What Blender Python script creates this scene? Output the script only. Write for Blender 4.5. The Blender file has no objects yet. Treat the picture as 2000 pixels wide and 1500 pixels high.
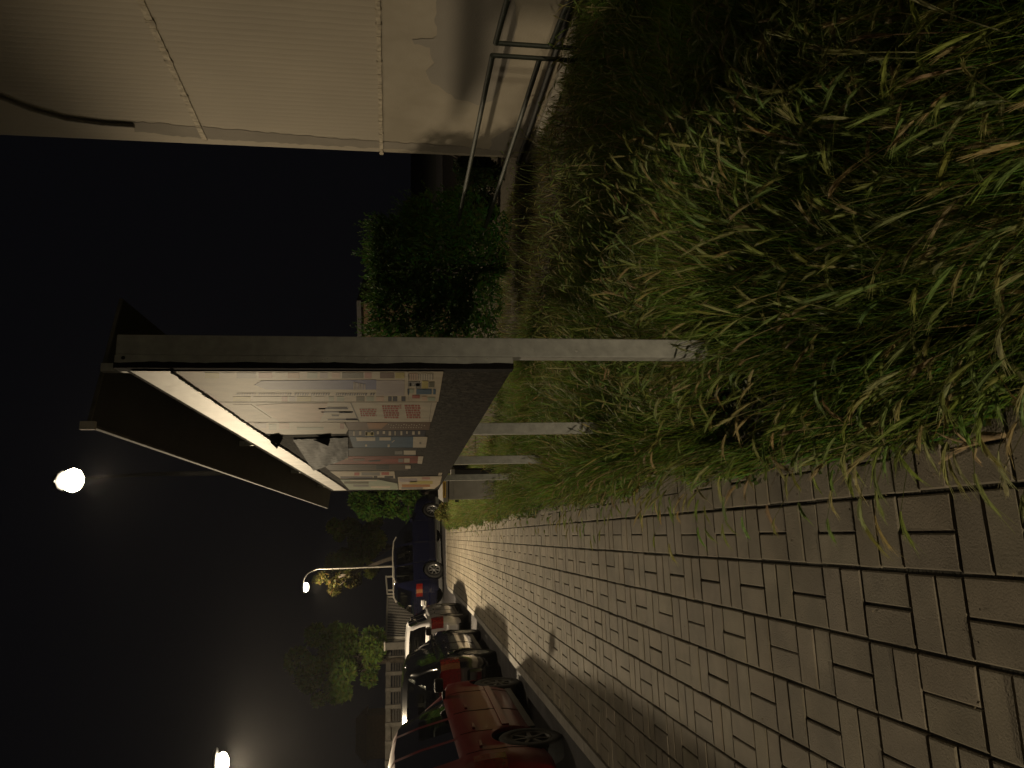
import bpy, bmesh, math, random
import numpy as np
from mathutils import Vector, Matrix
random.seed(7)
rng = np.random.default_rng(11)
sc = bpy.context.scene
COL = sc.collection
R = math.radians

# ------------------------------------------------------------------ camera
F = 1400.0
CAM = Vector((0, 0, 1.36))
TH = math.atan(200 / F)
PSI = R(11.9)
FW = Vector((math.sin(PSI) * math.cos(TH), math.cos(PSI) * math.cos(TH), -math.sin(TH)))
RT = Vector((math.cos(PSI), -math.sin(PSI), 0))
UP = RT.cross(FW)

def ray(x, y):
    """direction through photo pixel (x, y); the photograph lies on its side"""
    return FW + RT * ((1500 - y) - 750) / F + UP * (1000 - x) / F
def onX(x, y, X):
    d = ray(x, y); return CAM + d * ((X - CAM.x) / d.x)
def onZ(x, y, Z):
    d = ray(x, y); return CAM + d * ((Z - CAM.z) / d.z)
def onY(x, y, Y):
    d = ray(x, y); return CAM + d * ((Y - CAM.y) / d.y)
def onD(x, y, D):
    return CAM + ray(x, y) * D
def onP(x, y, p, n):
    d = ray(x, y); return CAM + d * ((p - CAM).dot(n) / d.dot(n))

def gz(Y):
    t = min(max(0.0, Y - 14), 12.0)
    return 0.0014 * t * t

cd = bpy.data.cameras.new("camera"); cam = bpy.data.objects.new("camera", cd); COL.objects.link(cam)
cd.sensor_width = 36; cd.lens = F / 2000 * 36; cd.clip_end = 2000; cd.clip_start = 0.05
m = Matrix((( -UP.x, RT.x, -FW.x), (-UP.y, RT.y, -FW.y), (-UP.z, RT.z, -FW.z))).to_4x4()
m.translation = CAM
cam.matrix_world = m
sc.camera = cam

# ------------------------------------------------------------------ materials
def mat(name, col, rough=0.7, var=0.25, scale=8.0, bump=0.0, bscale=None, metal=0.0, spec=0.5, coat=0.0,
        col2=None, attr=None, detail=5.0, thr=None, stain=0):
    m = bpy.data.materials.new(name); m.use_nodes = True
    nt = m.node_tree; n = nt.nodes; l = nt.links
    b = n['Principled BSDF']
    b.inputs['Roughness'].default_value = rough
    b.inputs['Metallic'].default_value = metal
    b.inputs['Specular IOR Level'].default_value = spec
    if coat:
        b.inputs['Coat Weight'].default_value = coat; b.inputs['Coat Roughness'].default_value = 0.04
    tc = n.new('ShaderNodeTexCoord')
    no = n.new('ShaderNodeTexNoise'); no.inputs['Scale'].default_value = scale; no.inputs['Detail'].default_value = detail
    l.new(tc.outputs['Object'], no.inputs['Vector'])
    rp = n.new('ShaderNodeValToRGB')
    c2 = col2 if col2 else tuple(c * (1 + var) for c in col)
    c1 = col if col2 else tuple(c * (1 - var) for c in col)
    lo, hi = thr if thr else (0.32, 0.68)
    rp.color_ramp.elements[0].position = lo; rp.color_ramp.elements[1].position = hi
    rp.color_ramp.elements[0].color = (*c1, 1); rp.color_ramp.elements[1].color = (*c2, 1)
    l.new(no.outputs['Fac'], rp.inputs['Fac'])
    out = rp.outputs['Color']
    if attr:
        at = n.new('ShaderNodeAttribute'); at.attribute_name = attr
        mx = n.new('ShaderNodeMix'); mx.data_type = 'RGBA'; mx.blend_type = 'MULTIPLY'; mx.inputs['Factor'].default_value = 1
        l.new(out, mx.inputs['A']); l.new(at.outputs['Color'], mx.inputs['B']); out = mx.outputs['Result']
    if stain:
        n3 = n.new('ShaderNodeTexNoise'); n3.inputs['Scale'].default_value = stain; n3.inputs['Detail'].default_value = 4; n3.inputs['Roughness'].default_value = 0.65
        l.new(tc.outputs['Object'], n3.inputs['Vector'])
        r3 = n.new('ShaderNodeValToRGB'); r3.color_ramp.elements[0].position = 0.34; r3.color_ramp.elements[1].position = 0.62
        r3.color_ramp.elements[0].color = (0.76, 0.745, 0.71, 1); r3.color_ramp.elements[1].color = (1.04, 1.04, 1.04, 1)
        l.new(n3.outputs['Fac'], r3.inputs['Fac'])
        m3 = n.new('ShaderNodeMix'); m3.data_type = 'RGBA'; m3.blend_type = 'MULTIPLY'; m3.inputs['Factor'].default_value = 1
        l.new(out, m3.inputs['A']); l.new(r3.outputs['Color'], m3.inputs['B']); out = m3.outputs['Result']
    l.new(out, b.inputs['Base Color'])
    if bump:
        n2 = n.new('ShaderNodeTexNoise'); n2.inputs['Scale'].default_value = bscale or scale * 6; n2.inputs['Detail'].default_value = 6
        l.new(tc.outputs['Object'], n2.inputs['Vector'])
        bp = n.new('ShaderNodeBump'); bp.inputs['Strength'].default_value = bump; bp.inputs['Distance'].default_value = 0.01
        l.new(n2.outputs['Fac'], bp.inputs['Height']); l.new(bp.outputs['Normal'], b.inputs['Normal'])
    return m

def leafmat(name, trans=0.35, rough=0.55):
    m = bpy.data.materials.new(name); m.use_nodes = True
    nt = m.node_tree; n = nt.nodes; l = nt.links
    b = n['Principled BSDF']; b.inputs['Roughness'].default_value = rough; b.inputs['Specular IOR Level'].default_value = 0.12
    at = n.new('ShaderNodeAttribute'); at.attribute_name = 'tint'
    l.new(at.outputs['Color'], b.inputs['Base Color'])
    t = n.new('ShaderNodeBsdfTranslucent'); l.new(at.outputs['Color'], t.inputs['Color'])
    mx = n.new('ShaderNodeMixShader'); mx.inputs['Fac'].default_value = trans
    l.new(b.outputs[0], mx.inputs[1]); l.new(t.outputs[0], mx.inputs[2])
    l.new(mx.outputs[0], n['Material Output'].inputs['Surface'])
    return m

def emit(name, col, strength):
    m = bpy.data.materials.new(name); m.use_nodes = True
    n = m.node_tree.nodes; b = n['Principled BSDF']
    b.inputs['Base Color'].default_value = (*col, 1)
    b.inputs['Emission Color'].default_value = (*col, 1); b.inputs['Emission Strength'].default_value = strength
    return m

def glassmat(name, tint=0.35):
    m = bpy.data.materials.new(name); m.use_nodes = True
    nt = m.node_tree; n = nt.nodes; l = nt.links
    n.remove(n['Principled BSDF'])
    t = n.new('ShaderNodeBsdfTransparent'); t.inputs['Color'].default_value = (tint, tint * 1.05, tint, 1)
    g = n.new('ShaderNodeBsdfGlossy'); g.inputs['Roughness'].default_value = 0.04
    fr = n.new('ShaderNodeFresnel'); fr.inputs['IOR'].default_value = 1.5
    mx = n.new('ShaderNodeMixShader')
    l.new(fr.outputs[0], mx.inputs[0]); l.new(t.outputs[0], mx.inputs[1]); l.new(g.outputs[0], mx.inputs[2])
    l.new(mx.outputs[0], n['Material Output'].inputs['Surface'])
    return m

M = {}
M['paver'] = mat('paver', (0.224, 0.196, 0.152), 0.85, 0.16, 7, 0.4, 170, attr='tint', stain=1.7)
M['joint'] = mat('joint', (0.014, 0.016, 0.008), 0.95, 0.5, 12, 0.6, 90, col2=(0.055, 0.048, 0.032))
M['kerb'] = mat('kerb_concrete', (0.30, 0.28, 0.25), 0.85, 0.15, 9, 0.4, 120)
M['asphalt'] = mat('asphalt', (0.055, 0.052, 0.055), 0.8, 0.3, 3, 0.6, 220)
M['soil'] = mat('soil', (0.035, 0.028, 0.018), 0.95, 0.45, 14, 0.9, 60, col2=(0.075, 0.062, 0.04))
M['ground'] = mat('far_ground', (0.03, 0.035, 0.02), 0.95, 0.3, 1.5, 0.3)
M['galv'] = mat('galvanised', (0.30, 0.30, 0.28), 0.6, 0.16, 22, 0.1, 60, metal=0.15)
M['spot'] = mat('dried_splash', (0.34, 0.335, 0.31), 0.8, 0.15, 40)
M['boarddark'] = mat('board_dark', (0.014, 0.012, 0.010), 0.8, 0.55, 30, 0.8, 40, spec=0.02, col2=(0.05, 0.044, 0.035), thr=(0.42, 0.75))
M['rubber'] = mat('rubber', (0.010, 0.009, 0.009), 0.9, 0.3, 20, 0.4, 60, spec=0.05)
M['hole'] = mat('torn_hole', (0.006, 0.006, 0.006), 1.0, 0.3, 20, spec=0.0)
M['alu'] = mat('light_aluminium', (0.46, 0.43, 0.38), 0.5, 0.16, 5, 0.15, 18, spec=0.3)
M['roofdark'] = mat('roof_sheet', (0.022, 0.021, 0.02), 0.8, 0.2, 5, 0.15, 20)
M['roofedge'] = mat('roof_edge', (0.08, 0.075, 0.065), 0.7, 0.3, 12, 0.1, spec=0.2)
M['wall'] = mat('pale_render', (0.32, 0.285, 0.226), 0.9, 0.06, 1.3, 0.3, 55, stain=0.9)
M['patch'] = mat('painted_shadow_grey', (0.215, 0.195, 0.166), 0.85, 0.05, 3, 0.3, 55)  # darkened wall colour, stands for cast shadow on the wall
M['band'] = mat('painted_shadow_brown', (0.185, 0.165, 0.135), 0.9, 0.10, 3, 0.3, 55)  # shadow of a pipe, painted as a darker band
M['seam'] = mat('seam_strip', (0.33, 0.285, 0.21), 0.8, 0.28, 22, 0.3, 40)
M['black'] = mat('black_plastic', (0.008, 0.008, 0.008), 0.6, 0.2, 20, 0.1, spec=0.2)
M['cable'] = mat('cable_sheath', (0.15, 0.13, 0.10), 0.7, 0.2, 20)
M['rail'] = mat('rail_paint', (0.03, 0.036, 0.026), 0.6, 0.3, 14, 0.25, 50)
M['bark'] = mat('bark', (0.05, 0.04, 0.03), 0.95, 0.4, 12, 0.9, 30)
M['leaf'] = leafmat('leaf'); M['blade'] = leafmat('grass_blade', 0.42, 0.5)
M['tyre'] = mat('tyre_rubber', (0.014, 0.014, 0.014), 0.8, 0.2, 20, 0.2)
M['alloy'] = mat('alloy_wheel', (0.42, 0.42, 0.42), 0.35, 0.1, 10, metal=0.7)
M['glass'] = glassmat('car_glass')
M['chrome'] = mat('chrome', (0.7, 0.7, 0.7), 0.15, 0.05, 5, metal=1.0)
M['taillight'] = mat('red_lens', (0.16, 0.010, 0.006), 0.15, 0.35, 30, coat=1.0)
M['lens2'] = mat('amber_lens', (0.22, 0.09, 0.04), 0.15, 0.2, 30, coat=1.0)
M['plate'] = mat('number_plate', (0.55, 0.53, 0.47), 0.5, 0.06, 30)
M['seat'] = mat('seat_cloth', (0.02, 0.02, 0.022), 0.9, 0.2, 30)
M['red'] = mat('red_paint', (0.12, 0.004, 0.006), 0.42, 0.12, 4, spec=0.2, coat=0.22)
M['carblack'] = mat('black_paint', (0.006, 0.006, 0.008), 0.16, 0.2, 4, coat=1.0)
M['silver'] = mat('silver_paint', (0.50, 0.49, 0.50), 0.35, 0.06, 5, metal=0.45, coat=0.8)
M['blue'] = mat('blue_paint', (0.005, 0.006, 0.022), 0.18, 0.15, 5, coat=1.0)
M['yellow'] = mat('yellow_paint', (0.62, 0.42, 0.02), 0.35, 0.1, 5, coat=0.8)
M['white'] = mat('white_paint', (0.6, 0.58, 0.56), 0.35, 0.06, 5, coat=0.6)
M['trim'] = mat('grey_trim', (0.05, 0.048, 0.046), 0.6, 0.15, 12)
M['cabinet'] = mat('cabinet_grey', (0.27, 0.255, 0.235), 0.7, 0.12, 9, 0.15, 50)
M['cablabel'] = mat('label_yellow', (0.60, 0.38, 0.06), 0.6, 0.12, 30)
M['labelink'] = mat('label_ink', (0.25, 0.13, 0.015), 0.7, 0.3, 60)
M['fence'] = mat('fence_concrete', (0.10, 0.092, 0.08), 0.85, 0.25, 5, 0.3)
M['slat'] = mat('fence_slat', (0.05, 0.046, 0.042), 0.8, 0.3, 8)
M['whitemetal'] = mat('pale_metal', (0.42, 0.39, 0.34), 0.6, 0.1, 8)
M['brick'] = mat('brown_wall', (0.05, 0.028, 0.012), 0.9, 0.25, 6, 0.4)
M['darkwall'] = mat('dark_wall', (0.03, 0.028, 0.027), 0.9, 0.2, 3, 0.3)
M['redroof'] = mat('red_roof', (0.045, 0.012, 0.010), 0.8, 0.25, 6)
M['lamphead'] = mat('lamp_housing', (0.015, 0.015, 0.015), 0.5, 0.15, 10)
M['pole'] = mat('lamp_pole', (0.006, 0.006, 0.006), 0.9, 0.2, 10, spec=0.03)
M['polepale'] = mat('pale_lamp_pole', (0.34, 0.32, 0.28), 0.6, 0.15, 10)
M['bulb'] = emit('lit_lamp_glass', (1.0, 0.86, 0.62), 40.0)
M['dry'] = mat('dry_stalk', (0.30, 0.22, 0.12), 0.85, 0.3, 40)

def pm(name, col, rough=0.42, var=0.12, scale=14, thr=None):
    if name not in M:
        M[name] = mat(name, tuple(c * 0.70 for c in col), max(rough, 0.5), var, scale, spec=0.02)
    return M[name]

# wall cladding: fine upright ribs
def ribs():
    m = mat('ribbed_cladding', (0.30, 0.265, 0.208), 0.85, 0.07, 0.9)
    nt = m.node_tree; n = nt.nodes; l = nt.links; b = n['Principled BSDF']
    tc = n.new('ShaderNodeTexCoord'); mp = n.new('ShaderNodeMapping')
    l.new(tc.outputs['UV'], mp.inputs['Vector'])
    no = n.new('ShaderNodeTexNoise'); no.inputs['Scale'].default_value = 1.0; no.inputs['Detail'].default_value = 3
    mp.inputs['Scale'].default_value = (26, 1.2, 1)
    l.new(mp.outputs[0], no.inputs['Vector'])
    bp = n.new('ShaderNodeBump'); bp.inputs['Strength'].default_value = 0.13; bp.inputs['Distance'].default_value = 0.012
    w = n.new('ShaderNodeTexWave'); w.bands_direction = 'X'; w.inputs['Scale'].default_value = 4.1; w.inputs['Distortion'].default_value = 1.2
    l.new(tc.outputs['UV'], w.inputs['Vector'])
    ad = n.new('ShaderNodeMath'); ad.operation = 'MULTIPLY_ADD'; ad.inputs[1].default_value = 0.6
    l.new(no.outputs['Fac'], ad.inputs[0])
    pw = n.new('ShaderNodeMath'); pw.operation = 'POWER'; pw.inputs[1].default_value = 0.25
    l.new(w.outputs['Fac'], pw.inputs[0]); l.new(pw.outputs[0], ad.inputs[2])
    l.new(ad.outputs[0], bp.inputs['Height']); l.new(bp.outputs[0], b.inputs['Normal'])
    return m
M['ribs'] = ribs()

# ------------------------------------------------------------------ object helpers
def link(o, parent=None):
    COL.objects.link(o)
    if parent is not None: o.parent = parent
    return o
def tag(o, label=None, cat=None, group=None, kind=None):
    if label: o['label'] = label
    if cat: o['category'] = cat
    if group: o['group'] = group
    if kind: o['kind'] = kind
    return o
def empty(name, loc, rz=0, label=None, cat=None, group=None):
    o = bpy.data.objects.new(name, None); o.location = loc; o.rotation_euler = (0, 0, rz); o.empty_display_size = 0.2
    link(o); return tag(o, label, cat, group)

class MB:
    """collects shapes and links them as one mesh object; coordinates are world (off = thing origin)"""
    def __init__(s, off=(0, 0, 0)):
        s.v = []; s.f = []; s.mi = []; s.off = Vector(off); s.smooth = []
    def add(s, verts, faces, mi=0, smooth=False):
        b = len(s.v); s.v += [Vector(p) - s.off for p in verts]
        for f in faces:
            s.f.append([b + i for i in f]); s.mi.append(mi); s.smooth.append(smooth)
    def box(s, c, size, mi=0, rot=None, bev=0.0):
        x, y, z = [k / 2 for k in size]; c = Vector(c)
        if bev <= 0:
            P = [(-x, -y, -z), (x, -y, -z), (x, y, -z), (-x, y, -z), (-x, -y, z), (x, -y, z), (x, y, z), (-x, y, z)]
            Fc = [(0, 3, 2, 1), (4, 5, 6, 7), (0, 1, 5, 4), (1, 2, 6, 5), (2, 3, 7, 6), (3, 0, 4, 7)]
        else:
            bm = bmesh.new(); bmesh.ops.create_cube(bm, size=1)
            for v in bm.verts: v.co = Vector((v.co.x * size[0], v.co.y * size[1], v.co.z * size[2]))
            bmesh.ops.bevel(bm, geom=bm.edges[:], offset=bev, segments=2, profile=0.5, affect='EDGES')
            bm.verts.index_update(); P = [v.co.copy() for v in bm.verts]; Fc = [[v.index for v in f.verts] for f in bm.faces]; bm.free()
        P = [Vector(p) for p in P]
        if rot is not None: P = [rot @ p for p in P]
        s.add([c + p for p in P], Fc, mi)
    def bar(s, a, b, w, h, mi=0):
        """square bar between two points"""
        a = Vector(a); b = Vector(b); d = (b - a).normalized()
        up = Vector((0, 0, 1)) if abs(d.z) < 0.95 else Vector((0, 1, 0))
        sx = d.cross(up).normalized() * w / 2; sz = sx.cross(d).normalized() * h / 2
        P = [a - sx - sz, a + sx - sz, a + sx + sz, a - sx + sz, b - sx - sz, b + sx - sz, b + sx + sz, b - sx + sz]
        s.add(P, [(0, 3, 2, 1), (4, 5, 6, 7), (0, 1, 5, 4), (1, 2, 6, 5), (2, 3, 7, 6), (3, 0, 4, 7)], mi)
    def tube(s, pts, rad, n=10, mi=0, cap=True):
        pts = [Vector(p) for p in pts]
        if not hasattr(rad, '__len__'): rad = [rad] * len(pts)
        V = []; Fc = []; prev = None
        for i, p in enumerate(pts):
            d = (pts[min(i + 1, len(pts) - 1)] - pts[max(i - 1, 0)]).normalized()
            if prev is None:
                a = Vector((0, 0, 1)) if abs(d.z) < 0.9 else Vector((1, 0, 0)); sx = d.cross(a).normalized()
            else:
                sx = (prev - d * prev.dot(d)).normalized()
            prev = sx; sy = d.cross(sx)
            for k in range(n):
                t = 2 * math.pi * k / n; V.append(p + (sx * math.cos(t) + sy * math.sin(t)) * rad[i])
        for i in range(len(pts) - 1):
            for k in range(n):
                k2 = (k + 1) % n; Fc.append((i * n + k, i * n + k2, (i + 1) * n + k2, (i + 1) * n + k))
        s.add(V, Fc, mi, True)
        if cap:
            s.add(V[:n][::-1], [tuple(range(n))], mi); s.add(V[-n:], [tuple(range(n))], mi)
    def lathe(s, prof, c, axis, n=24, mi=0):
        """prof: (along axis, radius)"""
        c = Vector(c); d = Vector(axis).normalized()
        a = Vector((0, 0, 1)) if abs(d.z) < 0.9 else Vector((1, 0, 0)); sx = d.cross(a).normalized(); sy = d.cross(sx)
        V = []; Fc = []
        for (t, r) in prof:
            for k in range(n):
                q = 2 * math.pi * k / n; V.append(c + d * t + (sx * math.cos(q) + sy * math.sin(q)) * r)
        for i in range(len(prof) - 1):
            for k in range(n):
                k2 = (k + 1) % n; Fc.append((i * n + k, i * n + k2, (i + 1) * n + k2, (i + 1) * n + k))
        s.add(V, Fc, mi, True)
    def plate(s, poly, nrm, th, mi=0):
        """flat polygon with thickness th along nrm"""
        nrm = Vector(nrm).normalized(); n = len(poly); poly = [Vector(p) for p in poly]
        P = poly + [p + nrm * th for p in poly]
        Fc = [tuple(range(n))[::-1], tuple(range(n, 2 * n))] + [(i, (i + 1) % n, n + (i + 1) % n, n + i) for i in range(n)]
        s.add(P, Fc, mi)
    def build(s, name, mats, parent=None, recalc=True):
        me = bpy.data.meshes.new(name); me.from_pydata([tuple(p) for p in s.v], [], s.f)
        if not isinstance(mats, (list, tuple)): mats = [mats]
        for q in mats: me.materials.append(q)
        me.polygons.foreach_set('material_index', s.mi); me.polygons.foreach_set('use_smooth', s.smooth)
        if recalc:
            bm = bmesh.new(); bm.from_mesh(me); bmesh.ops.recalc_face_normals(bm, faces=bm.faces[:]); bm.to_mesh(me); bm.free()
        me.update()
        o = bpy.data.objects.new(name, me)
        if parent is None: o.location = s.off
        return link(o, parent)

def quads_mesh(name, V, tint=None, material=None, parent=None, loc=None):
    """V: (N,4,3) array of quads; tint (N,3) per quad"""
    N = V.shape[0]
    me = bpy.data.meshes.new(name)
    me.vertices.add(N * 4); me.vertices.foreach_set('co', V.reshape(-1).astype(np.float32))
    me.loops.add(N * 4); me.loops.foreach_set('vertex_index', np.arange(N * 4, dtype=np.int32))
    me.polygons.add(N); me.polygons.foreach_set('loop_start', np.arange(0, N * 4, 4, dtype=np.int32))
    me.update(calc_edges=True)
    if tint is not None:
        a = me.color_attributes.new('tint', 'FLOAT_COLOR', 'POINT')
        c = np.ones((N, 4, 4), np.float32); c[:, :, :3] = tint[:, None, :]
        a.data.foreach_set('color', c.reshape(-1))
    if material: me.materials.append(material)
    o = bpy.data.objects.new(name, me)
    if loc is not None: o.location = loc
    return link(o, parent)

# ------------------------------------------------------------------ world and lamps
w = bpy.data.worlds.new("World"); sc.world = w; w.use_nodes = True
nt = w.node_tree; bg = nt.nodes['Background']
sky = nt.nodes.new('ShaderNodeTexSky'); sky.sky_type = 'NISHITA'; sky.sun_disc = False
sky.sun_elevation = R(-6.5); sky.sun_rotation = R(200); sky.air_density = 1.0
glow = nt.nodes.new('ShaderNodeMix'); glow.data_type = 'RGBA'; glow.blend_type = 'ADD'; glow.inputs['Factor'].default_value = 1
glow.inputs['B'].default_value = (0.012, 0.012, 0.016, 1)
nt.links.new(sky.outputs[0], glow.inputs['A']); nt.links.new(glow.outputs['Result'], bg.inputs['Color']); bg.inputs['Strength'].default_value = 0.15

sc.view_settings.view_transform = 'Standard'; sc.view_settings.look = 'None'
sc.view_settings.exposure = 0; sc.view_settings.gamma = 1
sc.cycles.use_denoising = True
sc.cycles.max_bounces = 5; sc.cycles.transparent_max_bounces = 12
sc.cycles.sample_clamp_indirect = 3.0

def street_lamp(head, base, label, power, half, bulb_r=0.16, polem=None, blend=0.35, colour=(1.0, 0.80, 0.52)):
    """head: centre of the lit glass; base: foot of the pole"""
    base = Vector(base); head = Vector(head)
    t = empty('street_lamp', base, 0, label, 'street lamp', 'street lamps along the street')
    pmn = polem or M['pole']
    top = Vector((base.x, base.y, head.z - 0.75))
    p = MB(base); p.tube([base, base + Vector((0, 0, 1.1)), base + Vector((0, 0, 1.12)), top], [0.085, 0.08, 0.06, 0.05], 12)
    p.build('pole', pmn, t)
    dirn = Vector((head.x - base.x, head.y - base.y, 0)); L = dirn.length; dirn.normalize()
    a = MB(base); pts = []
    for i in range(9):
        q = i / 8; pts.append(top + dirn * ((L - 0.25) * (1 - math.cos(q * math.pi / 2))) + Vector((0, 0, 0.87 * math.sin(q * math.pi / 2))))
    a.tube(pts, [0.042 - 0.012 * i / 8 for i in range(9)], 10); a.build('arm', pmn, t)
    h = MB(base); tip = pts[-1]
    rings = [(-0.05, 0.04), (0.0, 0.06), (0.12, 0.13), (0.45, 0.17), (0.62, 0.12), (0.68, 0.02)]
    V = []; Fc = []; n = 12; sxv = Vector((-dirn.y, dirn.x, 0))
    for (s_, r_) in rings:
        for k in range(n):
            q = 2 * math.pi * k / n
            zz = math.sin(q) * r_ * 0.6
            if zz < 0: zz *= 0.25
            V.append(Vector((head.x, head.y, head.z + 0.10)) + dirn * (s_ - 0.33) + sxv * math.cos(q) * r_ + Vector((0, 0, zz)))
    for i in range(len(rings) - 1):
        for k in range(n):
            k2 = (k + 1) % n; Fc.append((i * n + k, i * n + k2, (i + 1) * n + k2, (i + 1) * n + k))
    h.add(V, Fc, 0, True); hd = h.build('lamp_head', M['lamphead'], t)
    g = MB(base); V = []; Fc = []
    for i in range(7):
        ph = math.pi * i / 6
        for k in range(16):
            q = 2 * math.pi * k / 16
            V.append(head + dirn * (math.cos(q) * math.sin(ph) * bulb_r * 1.25) + sxv * (math.sin(q) * math.sin(ph) * bulb_r) + Vector((0, 0, math.cos(ph) * bulb_r * 0.7 - 0.02)))
    for i in range(6):
        for k in range(16):
            k2 = (k + 1) % 16; Fc.append((i * 16 + k, i * 16 + k2, (i + 1) * 16 + k2, (i + 1) * 16 + k))
    g.add(V, Fc, 0, True); g.build('lamp_glass', M['bulb'], t)
    ld = bpy.data.lights.new('lamp_light', 'SPOT'); ld.energy = power; ld.color = colour
    ld.spot_size = R(2 * half); ld.spot_blend = blend; ld.shadow_soft_size = 0.2
    lo = bpy.data.objects.new('lamp_light', ld); lo.location = head - base - Vector((0, 0, bulb_r + 0.06)); link(lo, t)
    return t

L1 = onD(140, 938, 11.8); L2 = onD(432, 1492, 15.8); L3 = onD(597, 1147, 38.0)
b1 = onD(300, 926, 14.2)
street_lamp(L1, (b1.x, b1.y, 0), 'tall dark street lamp lit above the far end of the poster board', 360, 80, 0.2)
street_lamp(L2, (L2.x - 2.4, L2.y + 0.3, gz(L2.y) - 0.08), 'lit street lamp over the parked red car, on the far side of the street', 4200, 88.5, 0.2, blend=0.12)
L4 = Vector((-12.0, -26.0, 3.5))
street_lamp(L4, (-14.0, -26.5, -0.1), 'lit street lamp down the street behind the viewpoint', 29000, 88, blend=0.1, colour=(1.0, 0.83, 0.56))
b3 = onD(700, 1108, 38.4)
street_lamp(L3, (b3.x, b3.y, gz(40) - 0.05), 'distant lit street lamp with a pale curved pole beside a tree', 1300, 84, 0.2, M['polepale'])

# ------------------------------------------------------------------ setting
JX = 0.075; PIT = 0.209
PEND = 24.5
def sheet(name, xs, ys, zf, material):
    V = []; Fc = []
    for y in ys:
        for x in xs: V.append((x, y, zf(x, y)))
    n = len(xs)
    for j in range(len(ys) - 1):
        for i in range(n - 1): Fc.append((j * n + i, j * n + i + 1, (j + 1) * n + i + 1, (j + 1) * n + i))
    b = MB(); b.add(V, Fc, 0, True); o = b.build(name, material, None); o['kind'] = 'structure'; return o
ys = [-400, -60] + [i for i in range(-10, 60, 1)] + [120, 800]
sheet('ground', [-900, -60, -20, -10, 0, 10, 20, 60, 900], ys, lambda x, y: gz(y) - 0.14, M['ground'])
sheet('road', [-7.6, -5, -3, -1.70], [i * 0.5 for i in range(-12, 120)], lambda x, y: gz(y) - 0.085, M['asphalt'])
sheet('side_road', [-1.70, 2, 8, 20, 40], [24.62 + i * 0.5 for i in range(0, 14)], lambda x, y: gz(y) - 0.081, M['asphalt'])
def vz(x, y):
    return gz(y) + 0.012 * math.sin(3.1 * x + 1.3 * y) + 0.012 * math.sin(2.3 * y - 4 * x) - 0.012 - (0.02 if x < 0.3 else 0)
sheet('verge_soil', [0.2 + 0.2 * i for i in range(0, 30)] + [9, 14], [-1 + 0.25 * i for i in range(0, 103)], vz, M['soil'])
sheet('paving_bed', [-1.62, -1, 0, 0.42], [i * 0.5 for i in range(-4, 50)], lambda x, y: gz(y) - 0.013, M['joint'])

def pavers():
    Q = []; T = []
    j0 = -6; j1 = int(PEND / PIT)
    for k in range(-2, 8):
        xa = JX - PIT * (k + 1); xb = JX - PIT * k
        gl = 0.0055
        joff = 0.0
        for j in range(j0, j1):
            ya = j * PIT + joff + rng.normal(0, 0.001); yb = ya + PIT
            if yb > PEND: continue
            if (j + k) % 2 == 0:
                mid = (xa + xb) / 2 + rng.normal(0, 0.0015)
                rects = [(xa + gl, mid - 0.0035, ya + 0.003, yb - 0.003), (mid + 0.0035, xb - gl, ya + 0.003, yb - 0.003)]
            else:
                mid = (ya + yb) / 2 + rng.normal(0, 0.0015)
                rects = [(xa + gl, xb - gl, ya + 0.003, mid - 0.003), (xa + gl, xb - gl, mid + 0.003, yb - 0.003)]
            for (x0, x1, y0, y1) in rects:
                z = gz((y0 + y1) / 2) + rng.normal(0, 0.0012)
                tx, ty = rng.normal(0, 0.006, 2); c = ((x0 + x1) / 2, (y0 + y1) / 2)
                zz = lambda x, y, d: z + tx * (x - c[0]) + ty * (y - c[1]) - d + gz(y) - gz(c[1])
                r = rng.normal(0, 0.0012, 4)
                b = 0.004
                o = [(x0 + r[0], y0 + r[1]), (x1 + r[2], y0 + r[1]), (x1 + r[2], y1 + r[3]), (x0 + r[0], y1 + r[3])]
                i_ = [(o[0][0] + b, o[0][1] + b), (o[1][0] - b, o[1][1] + b), (o[2][0] - b, o[2][1] - b), (o[3][0] + b, o[3][1] - b)]
                top = [(x, y, zz(x, y, 0)) for x, y in i_]; ch = [(x, y, zz(x, y, 0.0035)) for x, y in o]; bt = [(x, y, zz(x, y, 0.018)) for x, y in o]
                qs = [top] + [[ch[a], ch[(a + 1) % 4], top[(a + 1) % 4], top[a]] for a in range(4)] + [[bt[a], bt[(a + 1) % 4], ch[(a + 1) % 4], ch[a]] for a in range(4)]
                t = 1 + rng.normal(0, 0.075); tt = np.array([t * (1 + rng.normal(0, 0.012)), t, t * (1 + rng.normal(0, 0.02))])
                for q in qs: Q.append(q); T.append(tt)
    o = quads_mesh('pavement', np.array(Q), np.array(T), M['paver']); o['kind'] = 'structure'
pavers()

def kerb():
    b = MB()
    path = [Vector((-1.66, y, 0)) for y in np.arange(-2, 23.6, 1.0)] + [Vector((-1.64, 24.05, 0)), Vector((-1.5, 24.4, 0)), Vector((-1.25, 24.56, 0))] + [Vector((x, 24.57, 0)) for x in np.arange(-0.4, 14, 1.0)]
    for i in range(len(path) - 1):
        a, c = path[i], path[i + 1]; d = (c - a).normalized(); a = a + d * 0.004; c = c - d * 0.004
        s = Vector((d.y, -d.x, 0)) * 0.052
        jz = random.gauss(0, 0.002)
        pr = [(-1, -0.16), (-1, -0.012), (-0.8, 0.006), (1, 0.006), (1, -0.16)]
        V = [a + s * p[0] + Vector((0, 0, gz(a.y) + p[1] + jz)) for p in pr] + [c + s * p[0] + Vector((0, 0, gz(c.y) + p[1] + jz)) for p in pr]
        b.add(V, [(i2, (i2 + 1) % 5, 5 + (i2 + 1) % 5, 5 + i2) for i2 in range(5)] + [(0, 1, 2, 3, 4), (5, 6, 7, 8, 9)])
    o = b.build('kerb', M['kerb']); o['kind'] = 'structure'
kerb()

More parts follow.
